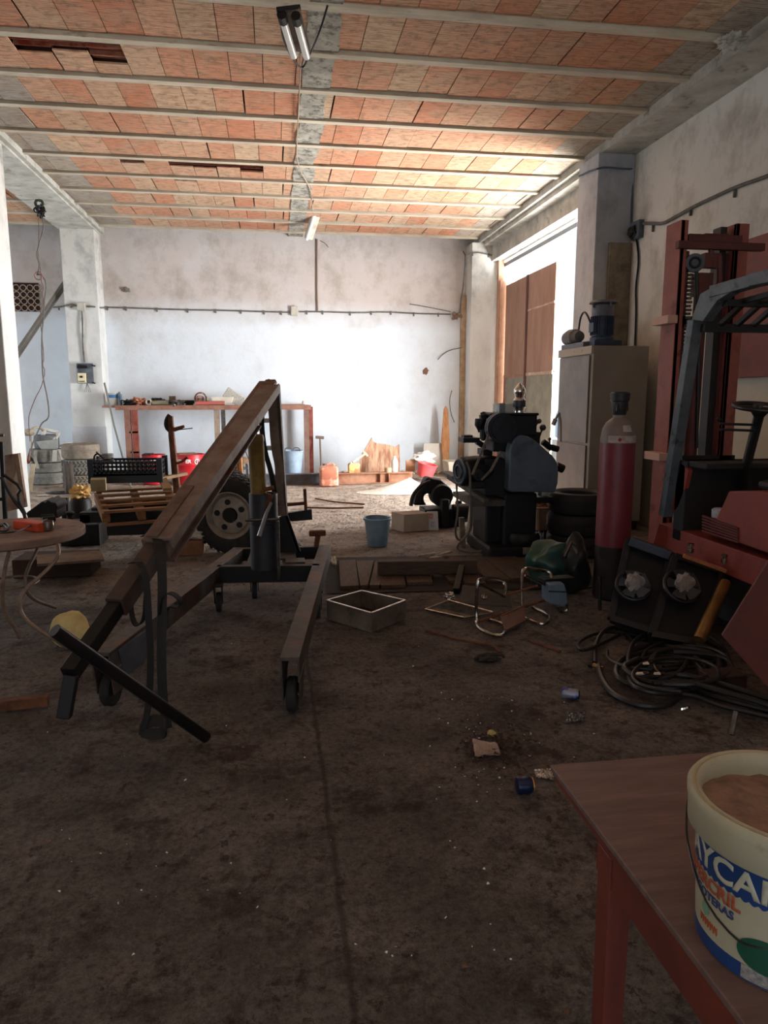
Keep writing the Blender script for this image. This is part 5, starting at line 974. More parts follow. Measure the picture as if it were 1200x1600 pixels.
for k in range(13): a = -2.6+k*.19; L_.append([V(cc)+V((math.cos(a)*.1275, math.sin(a)*.1275, 1.165)), V(cc)+V((math.cos(a)*.1262, math.sin(a)*.1262, 1.21)), V(cc)+V((math.cos(a)*.1232, math.sin(a)*.1232, 1.215)), V(cc)+V((math.cos(a)*.1245, math.sin(a)*.1245, 1.165))])
m.loft(L_); m.build('label', M('label_paper', (186, 176, 170), (156, 140, 134), 30, .7), gc)
m = MB(); u = V((-.35, -.937, 0)); p = V(cc)+u*.1285+V((0, 0, 1.188)); s_ = V((.937, -.35, 0)); m.prism([p+s_*.016, p+V((0, 0, .016)), p-s_*.016, p-V((0, 0, .016))], u*.002); m.build('label_diamond', M('diamond_red', (150, 40, 40), None), gc)
m = MB(); L_ = []
for k in range(6): a = -1.75+k*.12; L_.append([V(cc)+V((math.cos(a)*r_, math.sin(a)*r_, z_)) for r_, z_ in ((.119, 1.245), (.101, 1.29), (.099, 1.288), (.117, 1.243))])
m.loft(L_); m.build('label', M('label_paper', (186, 176, 170)), gc)
# tires left of the cylinder
bt_ = M('deep_rubber', (28, 28, 32), (40, 38, 38), 12, .7, 0, .01, 60)
c = gz(917, 872, 0); z_ = 0
for wd, R_, dx, lb in ((.2, .30, .02, 'bottom tire of the dark stack before the steel cabinet'), (.2, .29, 0, 'middle tire of the dark stack before the steel cabinet'), (.2, .29, .01, 'top tire of the dark stack before the steel cabinet')):
    tire((c.x+dx, c.y+.25, z_+wd/2), R_, wd, bt_, lb); z_ += wd
# ============================================================ FORKLIFT
fk = thing('forklift', 'old red forklift with a tall mast and grey blue overhead guard at the right wall', 'forklift', (3.2, 4.0, 0))
fr = M('forklift_red', (150, 62, 50), (128, 54, 46), 4, .55, 0, .004, 20, c3=(120, 48, 40), r3=(.55, .68), s3=6); fr2 = M('forklift_mast_red', (160, 88, 78), (136, 72, 64), 5, .6, 0, .004, 20, c3=(110, 52, 46), r3=(.56, .68), s3=8)
fb = M('forklift_black', (20, 20, 22), (34, 32, 32), 6, .6)
XF = 2.75
MB().prism([gx(x, y, XF) for x, y in ((1030, 817), (1200, 876), (1200, 925), (1020, 850))]+[], (.9, 0, 0)).box((XF, 2.95, .14), (XF+.9, 3.6, .58)).build('chassis', fr, fk, bevel=.006)
MB().box((XF+.03, 3.0, .1), (XF+.88, 4.7, .42)).build('floor_pan', fb, fk)
MB().prism([(XF+.0, 3.9, .62), (XF, 4.15, .68), (XF, 4.02, .92), (XF, 3.72, .96), (XF, 2.9, .93), (XF, 2.9, .60)], (.88, 0, 0)).build('engine_hood', fr, fk, bevel=.01)
m = MB()
for k in range(6): a, b = gx(1098+k*0, 806+k*4.6, XF-.004), gx(1154, 826+k*4.2, XF-.004); m.bar(a, b, .012, .012)
m.build('hood_louvre', M('louvre_dark', (96, 40, 36), None), fk)
P = [gx(x, y, XF) for x, y in ((1064, 724), (1076, 734), (1070, 762), (1060, 790), (1052, 800), (1048, 800))]
MB().prism(P, (.03, 0, 0)).build('cowl_panel', fr, fk)
MB().box((XF, 4.5, .5), (XF+.9, 4.62, 1.06)).box((XF+.02, 4.3, 1.02), (XF+.9, 4.62, 1.06)).build('dashboard', fb, fk, bevel=.01)
MB().box((XF+.1, 3.4, .95), (XF+.75, 3.9, 1.0)).build('seat', fb, fk, bevel=.02)
# wheels
for (x, y, R_) in ((XF+.12, 4.55, .25), (XF+.8, 4.55, .25), (XF+.15, 3.2, .2), (XF+.75, 3.2, .2)):
    MB().lathe([(.05, -.08), (R_*.6, -.08), (R_, -.06), (R_, .06), (R_*.6, .08), (.05, .08)], (x, y, R_), (1, 0, 0), n=32).build('wheel', bt_, fk, smooth=True)
# mast
ym = 5.15
def mxz(px_, py_, Y=ym): return gy(px_, py_, Y)
mst = MB(); xl0, xl1 = mxz(1047, 400).x, mxz(1070, 400).x; zt_ = mxz(1060, 343).z
def rail(x0, x1, z1, mat, nm='mast_rail', y0=ym, y1=ym+.16):
    m = MB().box((x0, y0, .12), (x0+.03, y1, z1)).box((x0, y0, .12), (x1, y0+.03, z1)).box((x0, y1-.03, .12), (x1, y1, z1)); return m.build(nm, mat, fk, bevel=.003)
ra = rail(mxz(1062, 400).x, mxz(1073, 400).x, zt_, fr2)
MB().box((mxz(1062, 400).x-.004, ym, .12), (mxz(1062, 400).x+.01, ym+.2, zt_)).build('mast_side', fr2, ra)
x0 = mxz(1157, 400).x; x1 = mxz(1168, 400).x; rail(x0-.05, x1, zt_-.01, fr2)
MB().box((mxz(1062, 400).x-.03, ym-.03, mxz(1100, 390).z), (x1+.12, ym+.02, mxz(1100, 378).z)).box((mxz(1074, 400).x, ym-.01, mxz(1100, 378).z), (x0, ym+.06, mxz(1100, 366).z+.0)).box((mxz(1100, 400).x, ym, mxz(1100, 366).z), (mxz(1137, 400).x, ym+.05, mxz(1100, 364).z)).build('mast_crossbar', M('mast_dark_red', (104, 50, 46), (78, 40, 38), 6, .6), fk, bevel=.004)
for yy in (500, 713): z_ = mxz(1100, yy).z; MB().box((mxz(1056, 400).x-.05, ym-.03, z_-.03), (mxz(1056, 400).x+.03, ym+.2, z_+.03)).build('mast_stop', M('stop_pink', (210, 168, 150), None), fk, bevel=.003)
for a, b, mt in ((1076, 1084, fb), (1131, 1141, fb), (1142, 1155, M('mast_dark_red', (104, 50, 46)))):
    MB().box((mxz(a, 400).x, ym+.06, .12), (mxz(b, 400).x, ym+.16, mxz(1100, 350 if a != 1142 else 390).z if a == 1131 else mxz(1100, 392).z)).build('inner_rail', mt, fk)
MB().box((mxz(1072, 400).x, ym+.02, .15), (mxz(1079, 400).x, ym+.1, mxz(1100, 392).z)).build('inner_rail', M('mast_dark_red', (104, 50, 46)), fk)
m = MB(); 
for i in range(34): z_ = mxz(1100, 424).z-i*.028; m.ob((mxz(1081, 400).x, ym+.0, z_), (.03 if i % 2 else .045, .02, .018))
m.build('lift_chain', steel, fk)
c = mxz(1085, 411, ym+.0); MB().lathe([(.03, -.02), (.066, -.02), (.07, 0), (.066, .02), (.03, .02)], c, V((.35, 1, 0)), n=28).build('chain_pulley', M('pulley_grey', (86, 90, 98), (64, 66, 72), 5, .4, .6), fk, smooth=True)
MB().torus(c-V((.01, .03, 0)), .035, .008, V((.35, 1, 0)), 24, 6).build('pulley_ring', fb, fk)
m = MB(); m.box((mxz(1094, 400).x, ym, mxz(1100, 462).z), (mxz(1117, 400).x, ym+.1, mxz(1100, 426).z)); m.lathe([(.05, .15), (.05, mxz(1100, 440).z)], (mxz(1105, 400).x, ym+.05, 0), n=20); m.box((mxz(1101, 400).x, ym-.01, mxz(1100, 418).z), (mxz(1126, 400).x, ym+.05, mxz(1100, 395).z)); m.tube([mxz(1110, 384), mxz(1112, 402)], .02); m.tube([mxz(1124, 400), mxz(1124, 440), mxz(1119, 452)], .022)
m.build('lift_cylinder', M('mast_dark_red', (104, 50, 46)), fk, smooth=True)
MB().box((mxz(1068, 500).x, ym+.02, mxz(1100, 502).z-.04), (mxz(1160, 500).x, ym+.1, mxz(1100, 494).z)).build('mast_crossbar', fb, fk)
MB().box((mxz(1068, 700).x, ym, mxz(1100, 722).z), (mxz(1165, 500).x, ym+.08, mxz(1100, 712).z)).build('mast_crossbar', fb, fk)
MB().tube([mxz(1088, 424, ym-.03), mxz(1090, 480, ym-.03), mxz(1092, 560, ym-.02), mxz(1088, 700, ym)], .014).build('mast_hose', cable, fk, smooth=True)
# overhead guard
gm = M('guard_bluegrey', (96, 104, 110), (78, 86, 92), 6, .5, .2, .004, 30, c3=(50, 54, 60), r3=(.56, .66), s3=9)
A = gx(1040, 806, XF-.02); B = gx(1087, 500, XF-.02); C1 = gx(1106, 466, XF-.02); D1 = gx(1150, 452, XF-.02); E1 = gx(1200, 434, XF-.02)
MB().bar(A, B, .07, .075, up=(1, 0, 0)).prism([gx(x, y, XF-.055) for x, y in ((1080, 500), (1094, 459), (1110, 450), (1136, 446), (1142, 456), (1120, 470), (1098, 502))], (.07, 0, 0)).bar(gx(1118, 456, XF-.02), gx(1182, 438, XF-.02), .07, .09, up=(1, 0, 0), h2=.07).bar(gx(1180, 438, XF-.02), V((XF-.02, 3.0, 2.14)), .07, .09, up=(1, 0, 0)).build('guard_arm', gm, fk, bevel=.004)
m = MB(); zg = 2.03; m.bar((XF, 4.42, 1.93), (XF+.9, 4.42, 1.93), .06, .05); m.bar((XF, 4.2, 2.06), (XF+.9, 4.2, 2.06), .05, .04)
for k in range(1, 8): x = XF+.115*k; m.bar((x, 4.42, 1.94), (x, 4.2, 2.05), .03, .03); m.bar((x, 4.2, 2.07), (x, 3.0, 2.12), .03, .03)
m.bar((XF+.88, 4.5, .6), (XF+.88, 4.42, 1.93), .07, .07); m.build('guard_roof', fb, fk)
# steering
sw = gy(1188, 636, 4.05); m = MB().torus(sw, .15, .014, V((0, -.15, 1)), 40, 10)
m.lathe([(.001, .02), (.04, .015), (.05, -.03), (.03, -.06)], sw, V((0, -.15, 1)), n=20)
for a in (.3, 2.4, 4.5): m.tube([sw, sw+V((math.cos(a)*.145, math.sin(a)*.145, .0))], .012)
m.build('steering_wheel', M('wheel_black', (28, 28, 30), None, rough=.35), fk, smooth=True)
m = MB().tube([sw+V((0, 0, -.03)), gy(1168, 720, 4.3), gy(1160, 760, 4.5)], .03).tube([gy(1183, 665, 4.1), gy(1172, 700, 4.2), gy(1166, 730, 4.3)], .02)
for yy in (663, 672): m.tube([gy(1125, yy-1, 4.15), gy(1182, yy+1, 4.1)], .008)
m.lathe([(.001, -.02), (.02, 0), (.001, .02)], gy(1123, 655, 4.15)); m.build('steering_column', fb, fk, smooth=True)
c = gx(1106, 800, 2.9); p_ = thing('paint_can', 'small red can with a white lid on the forklift floor by the hood', 'can', V((2.86, 4.25, .66)))
MB().lathe([(.05, 0), (.05, .1)], (2.84, 4.22, .62)).build('body', M('can_red', (150, 70, 70), None, rough=.5), p_, smooth=True); MB().lathe([(.05, .1), (.052, .11), (.052, .15), (.04, .16), (.001, .16)], (2.84, 4.22, .62)).build('lid', M('can_white', (206, 210, 220), (150, 152, 170), 20, .4), p_, smooth=True)
# dark red sheet on the right wall
sh_ = MB().box((4.2, 5.0, 1.66), (4.285, 6.62, 2.87)).build('sheet_metal_panel', M('dark_red_panel', (132, 62, 54), (108, 54, 48), 4, .6), bevel=.004); tag(sh_, 'large dark red metal panel fixed on the right wall behind the forklift mast', 'panel')
# ============================================================ RADIATORS
def radiator(TL, TR, BR, BL, name, label, hubc, R_, tint):
    t = thing(name, label, 'radiator', V(((BL.x+BR.x)/2, (BL.y+BR.y)/2, 0)))
    n = (TR-TL).cross(BL-TL).normalized(); n = n if n.y > 0 else -n
    m = MB(); c4 = [TL, TR, BR, BL]; m.prism([p+n*.03 for p in c4], n*.05)
    m.build('core', M('rad_core', (34, 36, 40), (22, 22, 26), 30, .6, .3, 0, stretch=(8, 1, 1)), t)
    m = MB()
    for i in range(4): m.bar(c4[i]+n*.02, c4[(i+1) % 4]+n*.02, .04, .045, up=n)
    m.build('shroud_frame', M('shroud_'+tint, (36, 42, 52) if tint == 'blue' else (46, 45, 44), (28, 30, 36), 6, .45, .2), t)
    m = MB(); m.torus(hubc-n*.0, R_, .014, n, 36, 8); m.build('fan_ring', M('ring_black', (24, 24, 28), None, rough=.4), t, smooth=True)
    u = (TR-TL).normalized(); v = n.cross(u); m = MB()
    for k in range(5):
        a = 2*PI*k/5+.5; d = u*math.cos(a)+v*math.sin(a); s = u*-math.sin(a)+v*math.cos(a)
        p0, p1 = hubc-n*.02+d*R_*.25, hubc-n*.02+d*R_*.93
        m.hexa([p0-s*.02, p0+s*.02+n*.012, p1+s*.045+n*.02, p1-s*.045-n*.01]+[q_-n*.003 for q_ in (p0-s*.02, p0+s*.02+n*.012, p1+s*.045+n*.02, p1-s*.045-n*.01)])
    m.build('fan_blades', M('blade_'+tint, (62, 68, 84) if tint == 'blue' else (58, 58, 62), (44, 48, 56), 6, .5), t)
    MB().blob(hubc-n*.03, (.055, .03, .065), .25, 2, 3, 3).build('fan_hub', M('hub_dusty', (168, 160, 152), (128, 122, 118), 20, .8), t, smooth=True)
    return t, n
# second radiator (right, with brass tube)
tB, nB = radiator(gy(1056, 868, 4.12), gy(1130, 893, 4.02), gy(1092, 1003, 3.72), gy(1020, 990, 3.82), 'radiator', 'radiator with cooling fan and a long brass side tank, right of the pair', gy(1066, 916, 3.94), .105, 'grey')
MB().lathe([(.034, 0), (.036, .02), (.036, .44), (.03, .46)], gy(1092, 1000, 3.66), (gy(1146, 884, 3.95)-gy(1092, 1000, 3.66)).normalized(), n=24).build('brass_tank', M('brass_tube', (168, 136, 84), (128, 100, 62), 8, .35, .7), tB, smooth=True)
MB().bar(gy(1068, 868, 4.03), gy(1134, 892, 3.95), .03, .022).build('copper_bar', M('copper_bar', (214, 140, 92), (160, 100, 64), 10, .45, .5), tB)
for x, y in ((1079, 858), (1132, 874), (1145, 888)):
    p = gy(x, y, 4.0); MB().lathe([(.02, -.02), (.02, .0), (.012, .0), (.012, .02), (.02, .022), (.02, .035)], p, n=14).build('fitting', chrome, tB, smooth=True)
tA, nA = radiator(gy(982, 842, 4.42), gy(1048, 864, 4.28), gy(1018, 985, 3.95), gy(955, 965, 4.1), 'radiator', 'darker radiator with a blue grey fan, left of the pair beside the gas cylinder', gy(990, 915, 4.12), .10, 'blue')
MB().bar(gy(984, 845, 4.38), gy(1048, 868, 4.24), .05, .06).build('top_tank', M('tank_bluegrey', (60, 68, 84), (46, 52, 64), 5, .45), tA, bevel=.006)
c = gz(990, 1000); tag(MB().hexa([gz(960, 988), gz(1022, 994), gz(1030, 972), gz(970, 966)]+[gz(960, 988)+V((0, 0, .13)), gz(1022, 994)+V((0, 0, .13)), gz(1030, 972)+V((0, 0, .13)), gz(970, 966)+V((0, 0, .13))]).build('black_bin', fb, bevel=.008), 'low black box on the floor at the foot of the left radiator', 'box')
P = [gy(x, y, Y_) for x, y, Y_ in ((1128, 993, 2.75), (1163, 937, 2.78), (1204, 872, 2.82), (1350, 930, 2.82), (1330, 1222, 2.7))]
tag(MB().prism(P, (.01, .02, 0)).build('steel_sheet', M('sheet_dark_red', (112, 56, 50), (90, 48, 46), 5, .65), bevel=.003), 'dark red steel sheet leaning before the forklift at the right edge', 'sheet')
m = MB(); a = gz(1110, 1085); m.box((a.x, a.y-.0, 0), (a.x+.2, a.y+.12, .09)); tag(m.build('brown_block', M('dark_brown_block', (60, 40, 34), None), bevel=.005), 'dark brown block half buried under the hoses', 'block')
# ============================================================ HOSES
R = random.Random(21)
hz = [([(936, 1040), (938, 1055), (952, 1080), (975, 1095), (1005, 1104), (1035, 1103), (1052, 1096), (1062, 1085)], .017, 'thick black hose end sweeping in a wide arc at the front of the hose heap'),
      ([(930, 1036), (929, 1012), (938, 990), (952, 980), (970, 982), (982, 994), (996, 1012), (1012, 1030)], .013, 'black hose looping up at the left of the heap from the brass nozzle'),
      ([(968, 992), (940, 1006), (915, 1017), (903, 1014), (903, 1004), (918, 994), (945, 986), (985, 990), (1010, 1000)], .011, 'thin hose loop reaching farthest left on the floor')]
for i in range(13):
    cx, cy = 1045+R.uniform(-25, 40), 1038+R.uniform(-16, 20); rx, ry = R.uniform(45, 95), R.uniform(18, 42); a0 = R.uniform(0, 6); n = R.randint(10, 14)
    hz.append(([(cx+rx*math.cos(a0+k*.5)*(1+.1*R.uniform(-1, 1)), cy+ry*math.sin(a0+k*.5)) for k in range(n)], R.choice((.010, .013, .015)), 'black rubber hose coiled in the heap under the radiators'))
for i in range(4):
    hz.append(([(1000+20*i, 1060+8*i), (1060+10*i, 1052+12*i), (1120, 1066+12*i), (1180, 1085+10*i), (1240, 1105+8*i)], .014, 'black rubber hose coiled in the heap under the radiators'))
for i, (pts, r_, lb) in enumerate(hz):
    zz = .015+.009*(i % 9); o = MB().tube([gz(x, y, zz+.012*math.sin(k*1.3+i)) if i > 2 else gz(x, y, .018+(.03 if 1 < k < 4 and i else 0)) for k, (x, y) in enumerate(pts)], r_, smooth=2).build('rubber_hose', M('hose_black', (30, 30, 31), (44, 42, 42), 30, .4), smooth=True)
    tag(o, lb, 'hose', 'black hoses in the heap' if i > 2 else None)
nz_ = MB().tube([gz(920, 1037, .02), gz(926, 1038, .02)], .022).build('hose_nozzle', fb, smooth=True); tag(nz_, 'dark threaded nozzle at the left end of the front hose', 'nozzle')
tag(MB().tube([gz(927, 1039, .02), gz(942, 1045, .02)], .013).build('brass_coupling', M('brass', (150, 120, 70)), smooth=True), 'pale brass coupling between the dark nozzle and the hose', 'coupling')
for x, y, e, lb in ((1003, 1053, 8, 'shiny oval hose fitting lying on the heap'), (1012, 1037, 6, 'bright hose clamp in the middle of the hose heap'), (1030, 1053, 7, 'twin bright hose fittings at the right of the hose heap'), (1072, 1108, 5, 'chrome fitting on the floor at the front edge of the hose heap')):
    tag(MB().tube([gz(x-e, y+1, .11 if y < 1100 else .02), gz(x, y, .12 if y < 1100 else .03), gz(x+e, y-2, .11 if y < 1100 else .04)], .011).build('hose_fitting', M('bright_chrome', (235, 235, 232)), smooth=True), lb, 'fitting')
tag(MB().tube([gz(1150, 1112, .1), gz(1143, 1148, .015)], .012).build('iron_prop', steel, smooth=True), 'short metal prop with a bright foot at the right edge', 'prop')
tag(MB().tube([gy(937, 900, 4.7), gz(937, 952, .0)], .013).build('stand_leg_rod', dark, smooth=True), 'thin dark upright rod before the foot of the gas cylinder', 'rod')
# ============================================================ FLOOR LITTER
def can(c, ax, r, L_, mats, label, name='drink_can'):
    t = thing(name, label, 'can', c); MB().lathe([(r*.6, 0), (r*.9, .004), (r, .012), (r*.94, L_*.4), (r, L_*.6), (r*.97, L_-.012), (r*.8, L_)], c, ax, n=24).build('body', mats[0], t, smooth=True)
    MB().lathe([(r*.8, L_), (r*.82, L_+.004), (r*.7, L_), (.001, L_-.003)], c, ax, n=24).build('end', mats[1], t, smooth=True); return t
can(gz(877, 1082, .028), V((1, -.55, 0)), .028, .085, (M('blue_can_paint', (50, 70, 150), (150, 158, 180), 12, .35, .4, ramp=(.5, .58)), dark), 'blue and silver drink can lying by the hose heap')
can(gz(806, 1228, .036), V((1, -.05, 0)), .034, .062, (M('navy_can', (24, 36, 84), (30, 40, 76), 8, .35, .3), M('gold_rim', (196, 150, 60), None, rough=.35, metal=.6)), 'dark blue can with a gold rim lying left of the foreground table corner')
tag(MB().sheet([gz(838, 1214, .012), gz(866, 1218, .012), gz(862, 1200, .02), gz(834, 1202, .02)], 14, 10, .012, 9, .001, 3).build('foil_wrapper', M('foil', (220, 216, 210))), 'crinkled silver foil wrapper between the blue can and the table corner', 'foil')
tag(MB().sheet([gz(742, 1180, .012), gz(782, 1178, .012), gz(777, 1162, .03), gz(738, 1154, .03)], 10, 10, .02, 4, .004, 8).build('paper_carton', M('pinkish_paper', (178, 154, 142), (150, 128, 118), 8, .8)), 'crumpled pinkish paper carton lying on the leaf litter', 'paper')
tag(MB().blob(gz(768, 1146, .012), (.018, .016, .015), .2, 2, 3, 2).build('yellow_lump', M('yellow_lump', (196, 180, 120), None, rough=.8), smooth=True), 'small yellow lump behind the crumpled carton', 'lump')
tag(MB().sheet([gz(884, 1128, .01), gz(912, 1126, .01), gz(916, 1112, .015), gz(886, 1114, .01)], 12, 8, .015, 7, .001, 11).build('clear_film', M('grey_film', (110, 114, 116), (70, 74, 76), 20, .2, .3)), 'scrap of grey plastic film below the blue can', 'plastic')
m = MB().blob(gz(762, 1029, .012), (.07, .035, .018), .3, 2, 3, 4).tube([gz(742, 1030, .02), gz(752, 1022, .03), gz(784, 1022, .03), gz(788, 1028, .01)], .008, smooth=1)
tag(m.build('crumpled_rag', M('dark_cloth', (52, 48, 46), (36, 34, 34), 20, .8), smooth=True), 'dark crumpled strap-like rag in the middle of the open floor', 'rag')
tag(MB().tube([gz(665, 985, .008), (gz(690, 992, .008)), gz(718, 1000, .008), gz(745, 1004, .01), gz(770, 1008, .01), gz(782, 1020, .012)], .007, smooth=2).build('twig', rust, smooth=True), 'long dark twig on the floor in front of the wire rack', 'twig')
tag(MB().tube([gz(826, 1000, .006), gz(846, 1008, .008), gz(876, 1018, .006)], .008, smooth=1).build('twig', rust, smooth=True), 'short dark twig on the floor in front of the tipped chair frame', 'twig')
m = MB(); R = random.Random(8)
for i in range(260):
    x, y = 782+R.gauss(0, 34), 1166+R.gauss(0, 22); p = gz(x, y, .004+.012*R.random()); m.ob(p, (R.uniform(.008, .03), R.uniform(.005, .015), .0015), (R.uniform(-.5, .5), R.uniform(-.5, .5), R.random()*3))
o = m.build('leaf_litter', M('dead_leaf', (74, 46, 36), (44, 30, 26), 30, .8)); o['kind'] = 'stuff'; tag(o, 'scatter of dead brown leaves around the crumpled carton', 'leaves')
# ============================================================ FOREGROUND TABLE with paint pail
ft = thing('wooden_table', 'reddish wooden table with a brown laminate top in the right foreground', 'table', (.9, .85, 0))
tx0, tx1, ty0, ty1 = .545, 1.35, .38, 1.312
MB().box((tx0, ty0, .738), (tx1, ty1, .75)).build('table_top', M('brown_laminate', (122, 98, 92), (98, 78, 74), 3, .5, 0, .001, 60, (2, 14, 1)), ft, bevel=.002)
rw = M('red_varnished_wood', (126, 58, 44), (98, 46, 38), 5, .5, 0, .003, 20, (6, 1, 1))
MB().box((tx0+.012, ty0+.1, .655), (tx0+.034, ty1-.2, .737)).box((tx0+.01, ty0, .715), (tx0+.03, ty1-.01, .7375)).box((tx0+.05, ty1-.22, .655), (tx1-.05, ty1-.2, .737)).box((tx1-.034, ty0+.1, .655), (tx1-.012, ty1-.2, .737)).build('apron', rw, ft)
for x in (tx0+.008, tx1-.06):
    for y in (ty1-.235, ty0+.05): MB().bar((x+.022, y, 0), (x+.022, y, .715), .03, .045, up=(0, 1, 0), w2=.045, h2=.045).build('leg', rw, ft, bevel=.002)
pl_ = thing('paint_pail', 'white plastic paint pail with blue and orange lettering on the foreground table', 'pail', (.67, .80, .75))
pc_ = (.672, .80, .75); pmt = M('grubby_white_plastic', (186, 180, 154), (166, 158, 130), 4, .5, 0, .001, c3=(150, 132, 104), r3=(.58, .7), s3=9)
MB().lathe([(.100, 0), (.104, .004), (.112, .165), (.121, .166), (.1245, .17), (.1255, .205), (.127, .206), (.1275, .217), (.124, .222), (.117, .219), (.115, .222), (.110, .217), (.108, .20), (.101, .012), (.001, .01)], pc_, n=64).build('body', pmt, pl_, smooth=True)
m = MB(); rows = []
for i in range(14): rr_ = .1088*(1-i/13)+.0005; rows.append([(pc_[0]+rr_*math.cos(2*PI*k/40), pc_[1]+rr_*math.sin(2*PI*k/40), pc_[2]+.200+.006*noise.noise(V((rr_*40*math.cos(2*PI*k/40), rr_*40*math.sin(2*PI*k/40), 1)))-.012*math.sin(2*PI*k/40+.8)*rr_/.108) for k in range(40)])
m.loft(rows, caps=False); m.build('sawdust_fill', M('dusty_fill', (150, 122, 104), (116, 92, 82), 40, .95, 0, .02, 90), pl_, smooth=True)
def rp(z): return .104+(.112-.104)*z/.165
def onpail(a0, z0, sc_=1):
    def f(x, y, h):
        z = z0+y; r = rp(z)+.0006+h; a = a0+x/.108*sc_; return (pc_[0]+r*math.cos(a), pc_[1]+r*math.sin(a), pc_[2]+z)
    return f
blue = M('label_blue', (30, 66, 124), (26, 58, 110), 9, .5); org = M('label_orange', (168, 82, 52), None, rough=.5); grn = M('label_green', (28, 84, 66), None, rough=.5); ltx = M('label_white', (190, 186, 164), None, rough=.5); pup = M('label_violet', (54, 62, 112), None, rough=.5)
def patch(a_0, a_1, z0, z1, mat, nm, wob=None, lift=.0003, n=40):
    m = MB(); L_ = []
    for k in range(n+1):
        a = a_0+(a_1-a_0)*k/n; w_ = wob(k/n) if wob else (0, 0); q0, q1 = z0+w_[0], z1+w_[1]
        L_.append([(pc_[0]+(rp(z)+d)*math.cos(a), pc_[1]+(rp(z)+d)*math.sin(a), pc_[2]+z) for z, d in ((q0, lift), (q1, lift), (q1, -.0005), (q0, -.0005))])
    m.loft(L_); return m.build(nm, mat, pl_)
AF = math.atan2(-.80, -.672)      # bearing of the side that faces the viewer
patch(AF-1.75, AF+1.2, .118, .160, blue, 'blue_band', lambda t: (-.004*abs(math.sin(t*90)), .0), n=240)
patch(AF-1.9, AF+2.2, .004, .022, blue, 'blue_foot_band', lambda t: (0, .004*math.sin(t*3)))
def lettering(s, size, a0, z0, mat, nm, bold=.0): return text_mesh(s, size, mat, onpail(a0, z0), nm, pl_, .0006, bold)
lettering('RAYCAR', .047, AF-.78, .124, ltx, 'lettering', .0012)
lettering('SUPERCRIL', .026, AF-.98, .095, org, 'lettering', .0008)
lettering('ANTIGOTERAS', .0165, AF-.98, .079, pup, 'lettering', .0004)
m = MB(); e_ = []
def disc(a0, z0, ra, rz, mat, nm, lift=.0008):
    f = onpail(a0, z0); m = MB(); L_ = [[f(ra*t*math.cos(2*PI*k/32), rz*t*math.sin(2*PI*k/32), h) for k in range(32)] for t, h in ((1, 0), (1, lift), (.66, lift), (.33, lift), (.01, lift))]
    m.loft(L_); return m.build(nm, mat, pl_)
disc(AF-.08, .048, .036, .024, grn, 'green_emblem')
disc(AF-.92, .062, .008, .010, M('label_pale_green', (120, 160, 130), None), 'green_dot')
patch(AF-1.05, AF-.7, .040, .047, org, 'orange_mark', lambda t: (-.004*math.sin(t*40), .002*math.cos(t*50)), .0006)
patch(AF-.35, AF+.6, .006, .026, M('label_grey_print', (120, 118, 124), (176, 172, 160), 160, .6), 'grey_print', None, .0007)
hp = [(pc_[0]+(rp(z_)+o_)*math.cos(AF+a_), pc_[1]+(rp(z_)+o_)*math.sin(AF+a_), pc_[2]+z_) for a_, z_, o_ in ((-1.75, .178, .016), (-1.7, .15, .018), (-1.66, .112, .016), (-1.5, .100, .008), (-1.2, .086, .003), (-.8, .069, .003), (-.42, .056, .003), (-.25, .058, .003), (.2, .075, .003), (.7, .10, .006), (1.2, .14, .012), (1.4, .178, .016))]
MB().tube(hp, .0016, n=6, smooth=1).build('wire_handle', M('handle_wire', (70, 66, 62), None, rough=.4, metal=.7), pl_, smooth=True)
# ============================================================ LIGHTS, CABLES AND BOXES
fx = M('fixture_white', (206, 202, 190), (170, 164, 150), 9, .5); tubem = M('fluorescent_tube', (240, 240, 236), None, rough=.25)
l1 = thing('fluorescent_lamp', 'twin tube fluorescent lamp hanging under the ceiling at the top centre', 'lamp', gz(460, 55, 4.3))
a, b = gz(444, 22, 4.12), gz(470, 80, 3.98); a, b = gy(452, 20, 5.7), gy(470, 84, 6.15); s_ = V((1, 0, 0))
MB().bar(a+s_*.0+V((0, 0, .03)), b+V((0, 0, .03)), .15, .03).build('housing', M('housing_rusty', (120, 104, 92), (84, 68, 58), 12, .7), l1)
for k in (-.055, .045):
    MB().tube([a+s_*k-V((0, 0, .02)), b+s_*k-V((0, 0, .02))], .028, n=14).build('lamp_tube', tubem, l1, smooth=True)
    MB().tube([a+s_*k-V((0, 0, .02))-V((0, .01, 0)), a.lerp(b, .14)+s_*k-V((0, 0, .022))], .036).build('tube_socket', black, l1, smooth=True)
MB().bar(a-V((.09, 0, -.01)), a+V((.08, 0, .04)), .03, .03).build('end_plate', black, l1)
m = MB(); m.tube([a+V((0, 0, .04)), gz(452, 14, 4.36)], .006).tube([b+V((0, 0, .04)), gz(476, 84, 4.36)], .006); m.build('hanger', black, l1)
tag(MB().tube([gy(440, 30, 5.75), gy(440, 55, 5.95), gy(455, 90, 6.3), gy(472, 110, 6.6), gy(482, 90, 6.45), gy(500, 50, 5.95), gz(512, 8, 4.36)], .008, smooth=2).build('lamp_cable', cable, smooth=True), 'black cable drooping under the twin tube lamp and up to the ceiling', 'cable')
tag(MB().tube([gz(470, 82, 4.37), gz(468, 140, 4.375), gz(464, 222, 4.375), gz(463, 245, 4.36), gz(470, 270, 4.32), gz(478, 282, 4.37), gz(487, 300, 4.37), gz(488, 330, 4.37)], .007, smooth=2).build('ceiling_cable', M('tan_cable', (150, 128, 108), None), smooth=True), 'thin tan cable running along the ceiling strip to the far lamp', 'cable')
l2 = thing('fluorescent_lamp', 'small single fluorescent lamp hanging askew near the back wall', 'lamp', gy(490, 340, 12.6))
